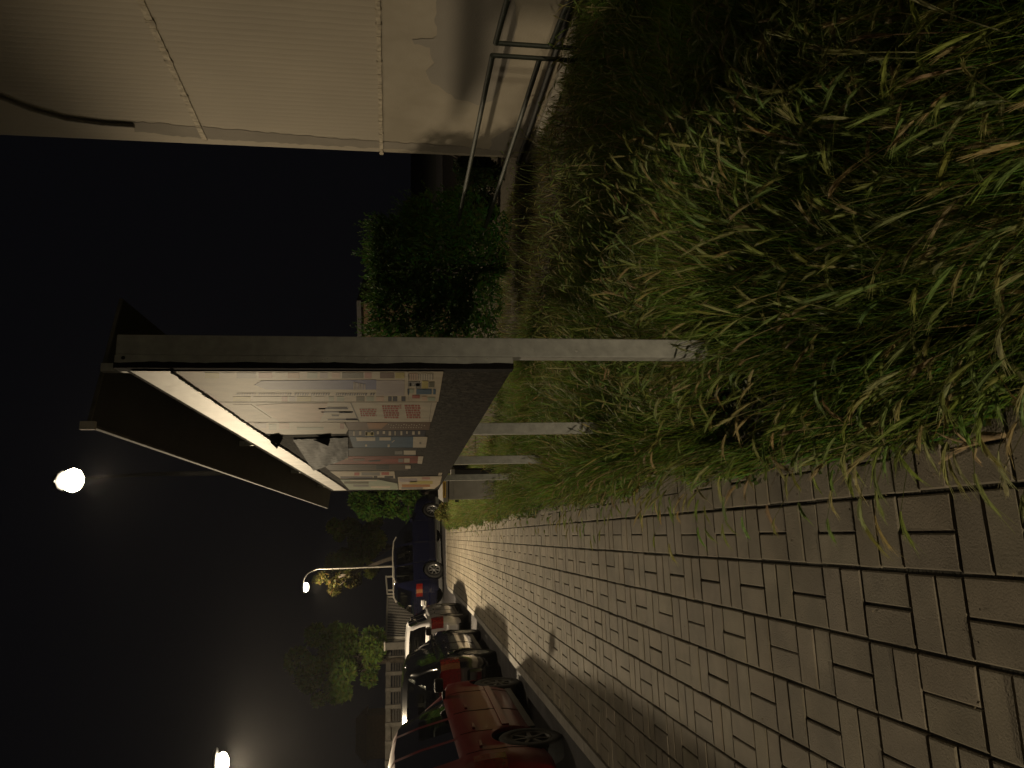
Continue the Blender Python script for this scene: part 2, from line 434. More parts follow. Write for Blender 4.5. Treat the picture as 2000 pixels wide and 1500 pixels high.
# ------------------------------------------------------------------ grass
def sample_verge(n, x0, x1, y0, y1):
    return rng.uniform(x0, x1, n), rng.uniform(y0, y1, n)
def edge_x(y):
    return 0.235 + 0.035 * np.sin(2.1 * y) + 0.025 * np.sin(5.3 * y + 1) + 0.02 * np.sin(11 * y)
def patchy(x, y):
    return 0.5 + 0.25 * np.sin(1.7 * x + 2.1 * y) + 0.25 * np.sin(3.3 * x - 1.9 * y + 0.7) * np.sin(0.9 * y + 2 * x)
def bare(x, y):
    """bare soil by the first post"""
    return np.exp(-(((x - 0.47) / 0.17) ** 2 + ((y - 2.62) / 0.36) ** 2))
def gzv(y):
    t = np.clip(y - 14, 0, 12); return 0.0014 * t * t

def by_wall(x, y):
    """thin brown grass in the strip along the wall"""
    return np.clip((x - 1.95 + 0.15 * np.sin(4 * y)) / 0.6, 0, 1) * np.clip((y - 3.6) / 2.2, 0, 1)
def dull(t, x, y):
    k = (by_wall(x, y) * rng.uniform(0.3, 1.0, len(x)))[:, None]
    return t * (1 - k) + np.array([[0.085, 0.062, 0.032]]) * k
def flow(x, y):
    """combed direction of the grass"""
    return 0.9 + 1.5 * np.sin(1.3 * x + 0.8 * y) + 1.0 * np.sin(2.9 * y - 1.7 * x + 1)

def blades(x, y, h, wd, lean_dir, lean, seg, tint, droop=0.5):
    """returns (N*seg,4,3) quads and tints"""
    N = len(x); ang = rng.uniform(0, 2 * np.pi, N)
    sx = np.cos(ang); sy = np.sin(ang)
    lx = np.cos(lean_dir) * lean; ly = np.sin(lean_dir) * lean
    base = np.stack([x, y, gzv(y) - 0.01], 1)
    lev = []
    for i in range(seg + 1):
        t = i / seg
        off = np.stack([lx * h * t ** 1.8, ly * h * t ** 1.8, h * (t - droop * lean * 0.45 * t ** 2.6)], 1)
        ww = wd * (1 - t ** 1.6 * 0.96) * 0.5
        c = base + off; s = np.stack([sx * ww, sy * ww, np.zeros(N)], 1)
        lev.append((c - s, c + s))
    Q = [np.stack([lev[i][0], lev[i][1], lev[i + 1][1], lev[i + 1][0]], 1) for i in range(seg)]
    return np.concatenate(Q), np.concatenate([tint] * seg)

def tints(n, x, y, dry=0.2):
    g = np.stack([rng.uniform(0.085, 0.165, n), rng.uniform(0.155, 0.245, n), rng.uniform(0.022, 0.05, n)], 1)
    d = np.stack([rng.uniform(0.16, 0.28, n), rng.uniform(0.15, 0.24, n), rng.uniform(0.05, 0.10, n)], 1)
    p = patchy(x, y)
    k = (rng.uniform(0, 1, n) < dry * (0.5 + 1.3 * p))[:, None]
    t = np.where(k, d, g * (0.75 + 0.6 * p[:, None]))
    return t

def make_grass():
    Qs = []; Ts = []
    for (n, x0, x1, y0, y1, h0, h1, w0, seg, dry) in [
        (60000, 0.2, 2.6, 0.7, 2.8, 0.13, 0.41, 0.0052, 4, 0.12),
        (70000, 0.2, 3.9, 2.8, 5.5, 0.09, 0.30, 0.0052, 3, 0.16),
        (60000, 0.2, 4.4, 5.5, 10.5, 0.08, 0.26, 0.006, 3, 0.22),
        (30000, 0.2, 1.5, 8.0, 24.3, 0.08, 0.26, 0.008, 2, 0.35),
        (12000, 1.2, 7.0, 10, 24.3, 0.08, 0.24, 0.010, 2, 0.35)]:
        x, y = sample_verge(n, x0, x1, y0, y1)
        keep = (x > edge_x(y) + rng.normal(0, 0.015, n)) & (rng.uniform(0, 1, n) > bare(x, y) * 1.5) & (rng.uniform(0, 1, n) < (0.45 + 0.75 * patchy(x, y)) * (1 - 0.6 * by_wall(x, y)))
        x = x[keep]; y = y[keep]; n = len(x)
        p = patchy(x, y)
        h = rng.uniform(h0, h1, n) * (0.65 + 0.55 * p) * (1 - 0.55 * bare(x, y))
        h *= np.clip(0.45 + (x - edge_x(y)) / 0.35, 0.45, 1.0)
        h *= 1 - 0.45 * by_wall(x, y)
        ld = np.where(x < 0.45, rng.normal(np.pi, 0.8, n), flow(x, y) + rng.normal(0, 1.15, n))
        q, t = blades(x, y, h, w0 * rng.uniform(0.6, 1.5, n), ld, rng.uniform(0.08, 0.7, n), seg, dull(tints(n, x, y, dry), x, y))
        Qs.append(q); Ts.append(t)
    o = quads_mesh('grass', np.concatenate(Qs), np.concatenate(Ts), M['blade'])
    tag(o, 'unmown green grass growing between the pavement and the pale wall', 'grass', kind='stuff')
make_grass()

def make_ears():
    """wild barley: arching stalk with a bristly drooping ear"""
    Qs = []; Ts = []
    def one(x, y, h, ld, lean, L, r, tint, near):
        d = np.array([math.cos(ld), math.sin(ld), 0.0])
        base = np.array([x, y, gz(y) - 0.01])
        P = []
        for i in range(6):
            t = i / 5
            P.append(base + d * (lean * h * t ** 2.0) + np.array([0, 0, h * (t - 0.22 * lean * t ** 3)]))
        sd = np.array([-d[1], d[0], 0]); st = 0.0013 if near else 0.0022
        sd2 = d * 0.7 + np.array([0, 0, 0.4])
        for i in range(5):
            for s_ in ((sd, sd2) if near else (sd,)):
                Qs.append([P[i] - s_ * st, P[i] + s_ * st, P[i + 1] + s_ * st, P[i + 1] - s_ * st]); Ts.append(tint * 0.8)
        a = P[-1]; dv = P[-1] - P[-2]; dv /= np.linalg.norm(dv)
        prev = None
        nr = 5 if near else 3; ns = 5 if near else 4
        ctr = []
        for i in range(nr + 1):
            ctr.append(a.copy())
            dv = dv + d * 0.14 * lean + np.array([0, 0, -0.26 * lean]); dv /= np.linalg.norm(dv)
            a = a + dv * L / nr
        sx = np.cross(dv, np.array([0, 0, 1.0])); sx /= (np.linalg.norm(sx) + 1e-9)
        rings = []
        for i in range(nr + 1):
            t = i / nr; rad = r * (0.35 + 1.9 * t * (1 - t) * 1.35) * (1 if i < nr else 0.25)
            dd = ctr[min(i + 1, nr)] - ctr[max(i - 1, 0)]; dd /= np.linalg.norm(dd); sy = np.cross(dd, sx)
            ph = i * 0.6
            rings.append([ctr[i] + (sx * math.cos(2 * math.pi * k / ns + ph) + sy * math.sin(2 * math.pi * k / ns + ph)) * rad * (1 + 0.12 * random.uniform(-1, 1)) for k in range(ns)])
        for i in range(nr):
            for k in range(ns):
                k2 = (k + 1) % ns
                Qs.append([rings[i][k], rings[i][k2], rings[i + 1][k2], rings[i + 1][k]]); Ts.append(tint * random.uniform(0.75, 1.2))
        na = 16 if near else 3
        for k in range(na):
            i = random.randrange(0, nr); q = random.uniform(0, 2 * math.pi); dd = ctr[i + 1] - ctr[i]; dd /= np.linalg.norm(dd); sy = np.cross(dd, sx)
            o = sx * math.cos(q) + sy * math.sin(q)
            p0 = ctr[i] + o * r * 0.8; p1 = p0 + (dd * 1.0 + o * 0.14) * L * random.uniform(0.35, 0.6); wv = np.cross(dd, o) * (0.0008 if near else 0.0016)
            Qs.append([p0 - wv, p0 + wv, p1 + wv * 0.3, p1 - wv * 0.3]); Ts.append(tint * 1.1)
    def zone(n, x0, x1, y0, y1, near, L, r, dens=0.5):
        for _ in range(n):
            x = random.uniform(x0, x1); y = random.uniform(y0, y1)
            if x < float(edge_x(y)): continue
            if random.random() < float(bare(x, y)) * 1.4: continue
            p = float(patchy(x, y))
            if random.random() > (0.35 + 0.75 * p) * (1 - 0.75 * float(by_wall(x, y))): continue
            ld = random.gauss(math.pi, 0.6) if x < 0.5 else float(flow(x, y)) + random.gauss(0, 1.0)
            g = random.random()
            if g < 0.66: t = np.array([random.uniform(0.19, 0.28), random.uniform(0.25, 0.33), random.uniform(0.07, 0.11)])
            else: t = np.array([random.uniform(0.30, 0.42), random.uniform(0.29, 0.37), random.uniform(0.13, 0.18)])
            h = random.uniform(0.20, 0.42) * (0.75 + 0.35 * p)
            one(x, y, h, ld, random.uniform(0.15, 0.95), L * random.uniform(0.7, 1.2), r * random.uniform(0.8, 1.25), t, near)
    zone(3400, 0.22, 1.9, 0.75, 3.0, True, 0.082, 0.0046)
    zone(3000, 0.22, 3.4, 3.0, 5.5, False, 0.07, 0.0048)
    zone(1600, 0.22, 3.9, 5.5, 10, False, 0.05, 0.005)
    zone(600, 0.22, 0.9, 8, 20, False, 0.055, 0.006)
    o = quads_mesh('wild_barley', np.array(Qs), np.array(Ts), M['blade'])
    tag(o, 'wild barley with pale drooping ears standing in the grass', 'barley', kind='stuff')
make_ears()

def make_weeds():
    """low round-leaved weeds along the pavement edge and the bare patch"""
    n = 5200
    y = rng.uniform(1.0, 24, n) ** 1.0; x = edge_x(y) + np.abs(rng.normal(0, 0.07, n)) - 0.03
    n2 = 1500; x2 = rng.normal(0.47, 0.13, n2); y2 = rng.normal(2.62, 0.3, n2)
    x = np.concatenate([x, x2]); y = np.concatenate([y, y2]); n = len(x)
    ok = x > 0.16; x = x[ok]; y = y[ok]; n = len(x)
    z = gzv(y) + np.abs(rng.normal(0, 0.025, n)) + 0.004
    s = rng.uniform(0.006, 0.014, n) * (1 + 0.05 * y)
    a = rng.normal(0, 1, (n, 3)); a[:, 2] *= 0.35; a /= np.linalg.norm(a, axis=1)[:, None]
    b = np.cross(a, np.array([0, 0, 1.0]) + rng.normal(0, 0.4, (n, 3))); b /= np.linalg.norm(b, axis=1)[:, None]
    c = np.stack([x, y, z], 1)
    Q = np.stack([c - a * s[:, None], c - b * s[:, None] * 0.8, c + a * s[:, None], c + b * s[:, None] * 0.8], 1)
    t = np.stack([rng.uniform(0.05, 0.14, n), rng.uniform(0.09, 0.16, n), rng.uniform(0.02, 0.05, n)], 1)
    o = quads_mesh('weeds', Q, t, M['leaf']); tag(o, 'low leafy weeds creeping over the edge of the paving', 'weeds', kind='stuff')
make_weeds()

def litter():
    n = 420; y = rng.uniform(0.9, 12, n) ** 1.0; x = rng.uniform(-1.5, 0.3, n)
    k = rng.uniform(0, 1, n) < 0.5; x = np.where(k, edge_x(y) - np.abs(rng.normal(0, 0.12, n)), x)
    s = rng.uniform(0.0015, 0.006, n); a = rng.uniform(0, 6.28, n); c = np.stack([x, y, gzv(y) + 0.004], 1)
    u_ = np.stack([np.cos(a), np.sin(a), rng.normal(0, 0.25, n)], 1) * s[:, None]; v_ = np.stack([-np.sin(a), np.cos(a), rng.normal(0, 0.25, n)], 1) * s[:, None] * 0.6
    Q = np.stack([c - u_, c - v_, c + u_, c + v_], 1)
    t = np.where((rng.uniform(0, 1, n) < 0.6)[:, None], np.array([[0.05, 0.04, 0.025]]), np.array([[0.30, 0.25, 0.15]])) * rng.uniform(0.6, 1.3, n)[:, None]
    o = quads_mesh('litter', Q, t, M['leaf']); tag(o, 'crumbs of dry leaf, chaff and grit scattered on the paving', 'litter', kind='stuff')
litter()

def dry_stalk():
    p = [onZ(x, y, z) for x, y, z in ((1835, 905, 0.015), (1850, 893, 0.05), (1868, 882, 0.06), (1890, 868, 0.09), (1925, 852, 0.06), (1960, 850, 0.08))]
    b = MB(p[0]); b.tube(p, [0.003, 0.006, 0.005, 0.008, 0.012, 0.006], 7)
    for k in range(7):
        a = p[3] + Vector((random.gauss(0, .012), random.gauss(0, .012), 0)); c = a + Vector((random.gauss(0, .04), random.gauss(0, .05), random.uniform(-.03, .05)))
        b.tube([a, (a + c) / 2 + Vector((0, 0, 0.01)), c], [0.003, 0.0025, 0.001], 5)
    o = b.build('dry_stalk', M['dry']); tag(o, 'broken dry brown stalk fallen from the grass onto the paving', 'dry stalk')
dry_stalk()

# ------------------------------------------------------------------ trees and bushes
def cloud(clumps, n, size, tintf, elong=1.0, up=0.0, shell=0.6):
    """random leaf quads in a set of clumps (centre, radius-vector)"""
    cs = np.array([c for c, r in clumps]); rs = np.array([r for c, r in clumps])
    wts = rs.prod(axis=1) ** (2 / 3); wts /= wts.sum()
    k = rng.choice(len(cs), n, p=wts)
    d = rng.normal(0, 1, (n, 3)); d /= np.linalg.norm(d, axis=1)[:, None]
    rad = rng.uniform(0, 1, n) ** (1 / 3) * (1 - shell) + shell * rng.uniform(0.75, 1.08, n)
    c = cs[k] + d * rs[k] * rad[:, None]
    a = rng.normal(0, 1, (n, 3)) + d * elong * 0.8 + np.array([0, 0, up]); a /= np.linalg.norm(a, axis=1)[:, None]
    b = np.cross(a, rng.normal(0, 1, (n, 3))); b /= np.linalg.norm(b, axis=1)[:, None]
    s = size * rng.uniform(0.6, 1.4, n)[:, None]
    Q = np.stack([c - a * s * elong, c - b * s * 0.5, c + a * s * elong, c + b * s * 0.5], 1)
    ct = rng.uniform(0.75, 1.25, len(cs))[k]
    t = tintf(n) * ct[:, None]
    return Q, t
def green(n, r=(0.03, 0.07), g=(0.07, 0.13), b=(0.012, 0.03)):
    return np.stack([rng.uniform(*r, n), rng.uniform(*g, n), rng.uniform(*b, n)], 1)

def tree(name, foot, crown_c, crown_r, n, leaf, label, cat='tree', tintf=green, nclump=26, trunk_r=0.16, group=None, seed=1, shape=None, elong=1.2, up=0.0):
    rs = np.random.default_rng(seed); foot = Vector(foot); cc = Vector(crown_c)
    t = empty(name, foot, 0, label, cat, group)
    clumps = []; tips = []
    for i in range(nclump):
        d = rs.normal(0, 1, 3); d /= np.linalg.norm(d); d *= rs.uniform(0.35, 0.95)
        c = np.array(cc - foot) + d * np.array(crown_r)
        r = np.array(crown_r) * rs.uniform(0.12, 0.30)
        clumps.append((c, r)); tips.append(Vector(c))
    Q, tn = cloud(clumps, n, leaf, tintf, elong, up)
    b = MB(foot); top = cc - Vector((0, 0, crown_r[2] * 0.2))
    mid = foot.lerp(top, 0.5) + Vector((rs.normal(0, 0.1), rs.normal(0, 0.1), 0))
    b.tube([foot, foot.lerp(mid, 0.1), mid, top], [trunk_r * 1.3, trunk_r, trunk_r * 0.75, trunk_r * 0.35], 10)
    b.build('trunk', M['bark'], t)
    lb = MB(foot)
    for i, tp in enumerate(tips):
        if i % 2: continue
        s0 = mid.lerp(top, rs.uniform(0, 1)); e = tp + foot
        lb.tube([s0, s0.lerp(e, 0.5) + Vector((0, 0, 0.15)), e], [trunk_r * 0.3, trunk_r * 0.18, trunk_r * 0.05], 6)
    lb.build('branches', M['bark'], t)
    quads_mesh('crown', Q, tn, M['leaf'], t)
    return t

# feathery bush by the corner of the pale wall
def corner_bush():
    base = onZ(1012, 540, 0.0); base = Vector((base.x, base.y, 0))
    D = (base - CAM).dot(FW)
    t = empty('conifer_bush', base, 0, 'feathery dark green bush beyond the end of the railing, behind the poster board', 'bush')
    Q = []; T = []
    def P(x, y, dd=0.0): return np.array(onD(x, y, D + dd) - base)
    outline = [(800, 505, 95), (850, 450, 80), (880, 520, 110), (800, 590, 70), (770, 470, 45), (765, 560, 45), (870, 610, 70), (760, 620, 40), (900, 425, 60), (940, 500, 60), (930, 590, 60), (745, 440, 22), (735, 500, 20), (745, 580, 22), (760, 530, 32), (740, 650, 30), (830, 660, 60), (920, 660, 60), (815, 415, 30), (900, 400, 26), (960, 440, 40)]
    clumps = []
    for (x, y, r) in outline:
        rr = r / F * D
        clumps.append((P(x, y, random.uniform(-0.15, 0.35)), np.array([rr, rr * 0.9, rr])))
    def tf(n): return green(n, (0.025, 0.06), (0.065, 0.12), (0.01, 0.025))
    q, tt = cloud(clumps, 15000, 0.028, tf, 1.6, 0.6, 0.35)
    # spiky sprays round the outline
    qs = []; ts = []
    for c, r in clumps:
        for _ in range(26):
            d = rng.normal(0, 1, 3); d[2] = abs(d[2]) * 1.1 - 0.2; d /= np.linalg.norm(d)
            p0 = c + d * r * 0.85; L = random.uniform(0.10, 0.24); dv = d + np.array([0, 0, 0.7]); dv /= np.linalg.norm(dv)
            for s_ in range(14):
                f = s_ / 14; o = rng.normal(0, 1, 3); o -= dv * o.dot(dv); o /= np.linalg.norm(o)
                a = p0 + dv * L * f; e = a + (dv * 0.8 + o * 0.7) * 0.05 * (1.1 - f * 0.6); wv = np.cross(dv, o) * 0.007
                qs.append([a - wv * .4, (a + e) / 2 - wv, e, (a + e) / 2 + wv]); ts.append(green(1, (0.035, 0.07), (0.08, 0.13), (0.01, 0.025))[0])
    quads_mesh('foliage', np.concatenate([q, np.array(qs)]), np.concatenate([tt, np.array(ts)]), M['leaf'], t)
    b = MB(base)
    for k in range(6):
        a = base + Vector((0.4 + random.gauss(0, 0.12), 0.75 + random.gauss(0, 0.1), -0.02)); e = base + Vector((0.3 + random.gauss(0, 0.35), 0.7 + random.gauss(0, 0.2), random.uniform(0.9, 1.3)))
        b.tube([a, a.lerp(e, 0.5) + Vector((0, 0, 0.08)), e], [0.03, 0.022, 0.008], 7)
    b.build('stems', M['bark'], t)
corner_bush()

def shade_shrub():  # unseen shrub, added to cast shade on the near grass
    base = Vector((0.36, -0.85, 0)); cl = []
    for k in range(14):
        d = rng.normal(0, 1, 3); d /= np.linalg.norm(d); cl.append((np.array([0, 0, 0.62]) + d * np.array([0.18, 0.22, 0.34]), np.array([0.25, 0.25, 0.30]) * rng.uniform(0.7, 1.1)))
    t = empty('shade_shrub', base, 0, 'unseen leafy shrub added behind the viewpoint to shade the near grass', 'shrub')
    q, tt = cloud(cl, 6000, 0.03, green, 1.2, 0.3); quads_mesh('foliage', q, tt, M['leaf'], t)
    b = MB(base)
    for k in range(5):
        e = base + Vector((random.gauss(0, 0.2), random.gauss(0, 0.2), random.uniform(0.5, 0.8))); b.tube([base, base.lerp(e, 0.5) + Vector((0, 0, 0.06)), e], [0.02, 0.014, 0.005], 6)
    b.build('stems', M['bark'], t)
shade_shrub()

def low_shrubs():
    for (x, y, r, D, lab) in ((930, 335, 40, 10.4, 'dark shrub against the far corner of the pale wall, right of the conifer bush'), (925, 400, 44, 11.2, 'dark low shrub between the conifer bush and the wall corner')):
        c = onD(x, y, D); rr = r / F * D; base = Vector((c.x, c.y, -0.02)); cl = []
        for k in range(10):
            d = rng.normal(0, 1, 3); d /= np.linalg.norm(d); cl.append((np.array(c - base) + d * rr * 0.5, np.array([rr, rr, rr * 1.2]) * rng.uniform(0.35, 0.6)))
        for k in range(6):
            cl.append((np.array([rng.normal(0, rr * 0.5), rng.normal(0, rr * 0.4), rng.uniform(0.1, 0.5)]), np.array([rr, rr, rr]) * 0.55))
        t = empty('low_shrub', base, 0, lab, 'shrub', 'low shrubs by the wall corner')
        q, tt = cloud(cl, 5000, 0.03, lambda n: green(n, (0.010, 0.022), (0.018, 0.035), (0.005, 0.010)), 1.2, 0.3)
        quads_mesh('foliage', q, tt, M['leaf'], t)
        b = MB(base)
        for k in range(4):
            e = base + Vector((random.gauss(0, 0.3), random.gauss(0, 0.25), random.uniform(0.6, 1.2))); b.tube([base, base.lerp(e, 0.5) + Vector((0, 0, 0.1)), e], [0.022, 0.016, 0.006], 6)
        b.build('stems', M['bark'], t)
low_shrubs()

def tree_at(name, x, y, rpx, D, footx, n, leaf, label, **k):
    c = onD(x, y, D); r = rpx / F * D
    rz = k.pop('rz', 1.0)
    return tree(name, (c.x + k.pop('dx', 0), c.y, gz(c.y) - 0.1), c, (r, r, r * rz), n, leaf, label, **k)
G = 'trees beyond the parked cars'
tree_at('leafy_tree', 765, 965, 78, 31, 0, 15000, 0.085, 'bright green leafy tree behind the grey cabinet and the end of the poster board', group=G, seed=3, rz=1.15, nclump=34, tintf=lambda n: green(n, (0.045, 0.09), (0.10, 0.17), (0.015, 0.03)))
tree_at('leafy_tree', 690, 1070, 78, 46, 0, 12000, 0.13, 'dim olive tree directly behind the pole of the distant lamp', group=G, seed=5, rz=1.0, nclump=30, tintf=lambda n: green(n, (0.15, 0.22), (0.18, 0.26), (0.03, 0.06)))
tree_at('leafy_tree', 652, 1128, 34, 39.5, 0, 3500, 0.11, 'slender tree whose yellow lit leaves hang just below the distant lamp', group=G, seed=9, rz=1.3, nclump=16, dx=1.5, tintf=lambda n: green(n, (0.03, 0.055), (0.028, 0.045), (0.005, 0.01)))
tree_at('leafy_tree', 668, 1300, 92, 30, 0, 13000, 0.085, 'bushy tree standing behind the fence over the black car', group=G, seed=14, rz=1.0, nclump=38, tintf=lambda n: green(n, (0.10, 0.17), (0.16, 0.24), (0.03, 0.06)))
def tuft():
    c = onD(866, 1000, 21.5); base = Vector((c.x, c.y, gz(c.y) - 0.01))
    cl = []
    for (x, y, r) in ((866, 1000, 13), (860, 1006, 10), (868, 990, 10), (874, 1008, 10), (856, 1001, 7), (876, 1014, 8)):
        p = onD(x, y, 21.5); rr = r / F * 21.5; cl.append((np.array(p - base), np.array([rr, rr, rr])))
    q, t = cloud(cl, 2200, 0.03, lambda n: green(n, (0.10, 0.18), (0.11, 0.17), (0.03, 0.05)), 1.3, 0.5)
    o = quads_mesh('shrub', q, t, M['leaf'], None, base); tag(o, 'small yellowish shrub at the far end of the pavement', 'shrub')
tuft()

# ------------------------------------------------------------------ pale building
P1 = onZ(1040, 310, 0.0); P2 = onZ(1160, 0, 0.0)
WD = (P2 - P1); WD.z = 0; WL = WD.length; WD.normalize()         # along the wall towards the camera
WN = Vector((WD.y, -WD.x, 0))
if WN.x > 0: WN = -WN
def wp(x, y, off=0.0): return onP(x, y, P1 + WN * off, WN)
def building():
    t = empty('pale_building', P1, 0, 'pale rendered building with ribbed cladding and painted-on shadow patches behind the railing', 'building')
    def W(s, z, off=0.0): return P1 + WD * s + WN * off + Vector((0, 0, z))
    zs = wp(741, 150).z
    LEN = 14.0
    b = MB(P1)
    b.add([W(0, -0.2), W(LEN, -0.2), W(LEN, zs), W(0, zs), W(0, -0.2, -9), W(0, zs, -9)], [(0, 1, 2, 3), (4, 0, 3, 5)])
    b.build('lower_wall', M['wall'], t)
    b = MB(P1); H = 8.5
    b.add([W(0, zs), W(LEN, zs), W(LEN, H), W(0, H), W(0, zs, -9), W(0, H, -9), W(LEN, H, -9)], [(0, 1, 2, 3), (4, 0, 3, 5), (3, 2, 6, 5)])
    o = b.build('upper_cladding', M['ribs'], t)
    uv = o.data.uv_layers.new(name='UVMap')
    for lp in o.data.loops:
        co = o.data.vertices[lp.vertex_index].co; uv.data[lp.index].uv = (co.dot(WD) - co.dot(WN), co.z)
    # seam strips
    for pts, wd in ((((738, 0), (745, 300)), 0.035), (((275, 0), (400, 272)), 0.05)):
        a = wp(*pts[0]); c = wp(*pts[1]); d = (c - a).normalized()
        a = a - d * 4.0
        s = MB(P1); s.bar(a + WN * 0.006, c + WN * 0.006, 0.016, wd)
        L = (c - a).length; k = 0.1
        while k < L:
            s.box(a + d * k + WN * 0.006, (0.022, 0.012 * random.uniform(1.2, 3.5), wd * random.uniform(0.7, 1.35)), 0); k += random.uniform(0.03, 0.2)
        s.build('seam', M['seam'], t)
    # board, bush and pipe shadows painted on as darker patches
    def ragged(poly, j):
        out = []
        for i in range(len(poly)):
            a = Vector((*poly[i], 0)); c = Vector((*poly[(i + 1) % len(poly)], 0)); n = max(1, int((c - a).length / 9))
            for k in range(n):
                p = a.lerp(c, k / n); out.append((p.x + random.uniform(-j, j), p.y + random.uniform(-j, j)))
        return out
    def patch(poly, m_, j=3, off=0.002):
        s = MB(P1); s.plate([wp(x, y, 0.0) + WN * off for x, y in ragged(poly, j)], WN, 0.0015); s.build('shadow_patch', m_, t)
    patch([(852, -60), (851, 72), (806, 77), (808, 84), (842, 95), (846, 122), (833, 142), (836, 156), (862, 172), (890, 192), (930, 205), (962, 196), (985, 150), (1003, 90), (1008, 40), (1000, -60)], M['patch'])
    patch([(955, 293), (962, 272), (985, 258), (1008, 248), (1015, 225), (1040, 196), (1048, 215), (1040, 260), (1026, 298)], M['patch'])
    patch([(258, 238), (264, 256), (395, 270), (640, 284), (850, 296), (1000, 304), (1004, 296), (860, 283), (700, 273), (540, 260), (400, 248), (300, 239)], M['band'], 1.5)
    c = MB(P1); c.tube([wp(x, y, 0.02) for x, y in ((-60, 160), (0, 190), (60, 214), (130, 233), (200, 242), (262, 246))], 0.022, 8); c.build('cable', M['cable'], t)
    pz = 0.16
    c = MB(P1); c.tube([W(-0.02, pz, 0.05), W(6, pz + 0.02, 0.05), W(LEN, pz, 0.05)], 0.028, 8); c.build('pipe', M['black'], t)
    c = MB(P1); c.bar(W(0, 0.02, 0.03), W(LEN, 0.02, 0.03), 0.06, 0.12); c.build('plinth', M['whitemetal'], t)
building()

# railing: two sections sharing the top rail line
def railing():
    off = 0.42
    def rp(x, y): return onP(x, y, P1 + WN * off, WN)
    G2 = 'steel railing sections in front of the pale wall'
    A = rp(968, 84); B = rp(962, 108)
    def sec(posts, top, low, label):
        p0 = posts[0]; base = Vector((p0.x, p0.y, -0.05))
        t = empty('railing', base, 0, label, 'railing', G2)
        r = MB(base); r.tube(top, 0.021, 10); r.build('top_rail', M['rail'], t)
        r = MB(base); r.tube(low, 0.020, 10); r.build('lower_rail', M['rail'], t)
        for p in posts:
            r = MB(base); r.tube([Vector((p.x, p.y, -0.05)), Vector((p.x, p.y, p.z))], 0.018, 10); r.build('post', M['rail'], t)
    farT = rp(905, 385); lowB = rp(1068, 122); lowF = rp(1012, 315)
    k = (B - farT).normalized(); farT = farT - k * 1.5
    sec([B, farT + k * 0.02], [B, farT], [Vector((B.x, B.y, B.z - 0.355)), Vector((farT.x, farT.y, farT.z - 0.355))], 'dark steel railing section running towards the bush, with two rails')
    nearT = A + (A - B).normalized() * 2.4; nearT.z = A.z - 0.10
    sec([A, nearT], [A, nearT], [Vector((A.x, A.y, A.z - 0.40)), Vector((nearT.x, nearT.y, nearT.z - 0.40))], 'dark steel railing section nearer the camera, cut by the picture edge')
railing()

# low brown garage and a dark block behind the bush
def garage():
    D = 17.0
    a = onD(697, 592, D); c = onD(697, 830, D + 1.0); H = a.z
    base = Vector((a.x, a.y, 0)); d = Vector((c.x - a.x, c.y - a.y, 0)).normalized(); n = Vector((-d.y, d.x, 0))
    if n.y < 0: n = -n
    L = (Vector((c.x, c.y, 0)) - base).length
    t = empty('garage', base, 0, 'low brown walled garage half hidden behind the bush', 'garage')
    b = MB(base); q = [base, base + d * L, base + d * L + n * 4, base + n * 4]
    b.add([p + Vector((0, 0, z)) for z in (-0.2, H - 0.1) for p in q], [(0, 1, 5, 4), (1, 2, 6, 5), (2, 3, 7, 6), (3, 0, 4, 7)]); b.build('wall', M['brick'], t)
    b = MB(base); q2 = [base - d * 0.08 - n * 0.08, base + d * (L + 0.08) - n * 0.08, base + d * (L + 0.08) + n * 4.08, base - d * 0.08 + n * 4.08]
    b.add([p + Vector((0, 0, z)) for z in (H - 0.1, H) for p in q2], [(0, 3, 2, 1), (4, 5, 6, 7), (0, 1, 5, 4), (1, 2, 6, 5), (2, 3, 7, 6), (3, 0, 4, 7)]); b.build('roof', M['roofdark'], t)
garage()

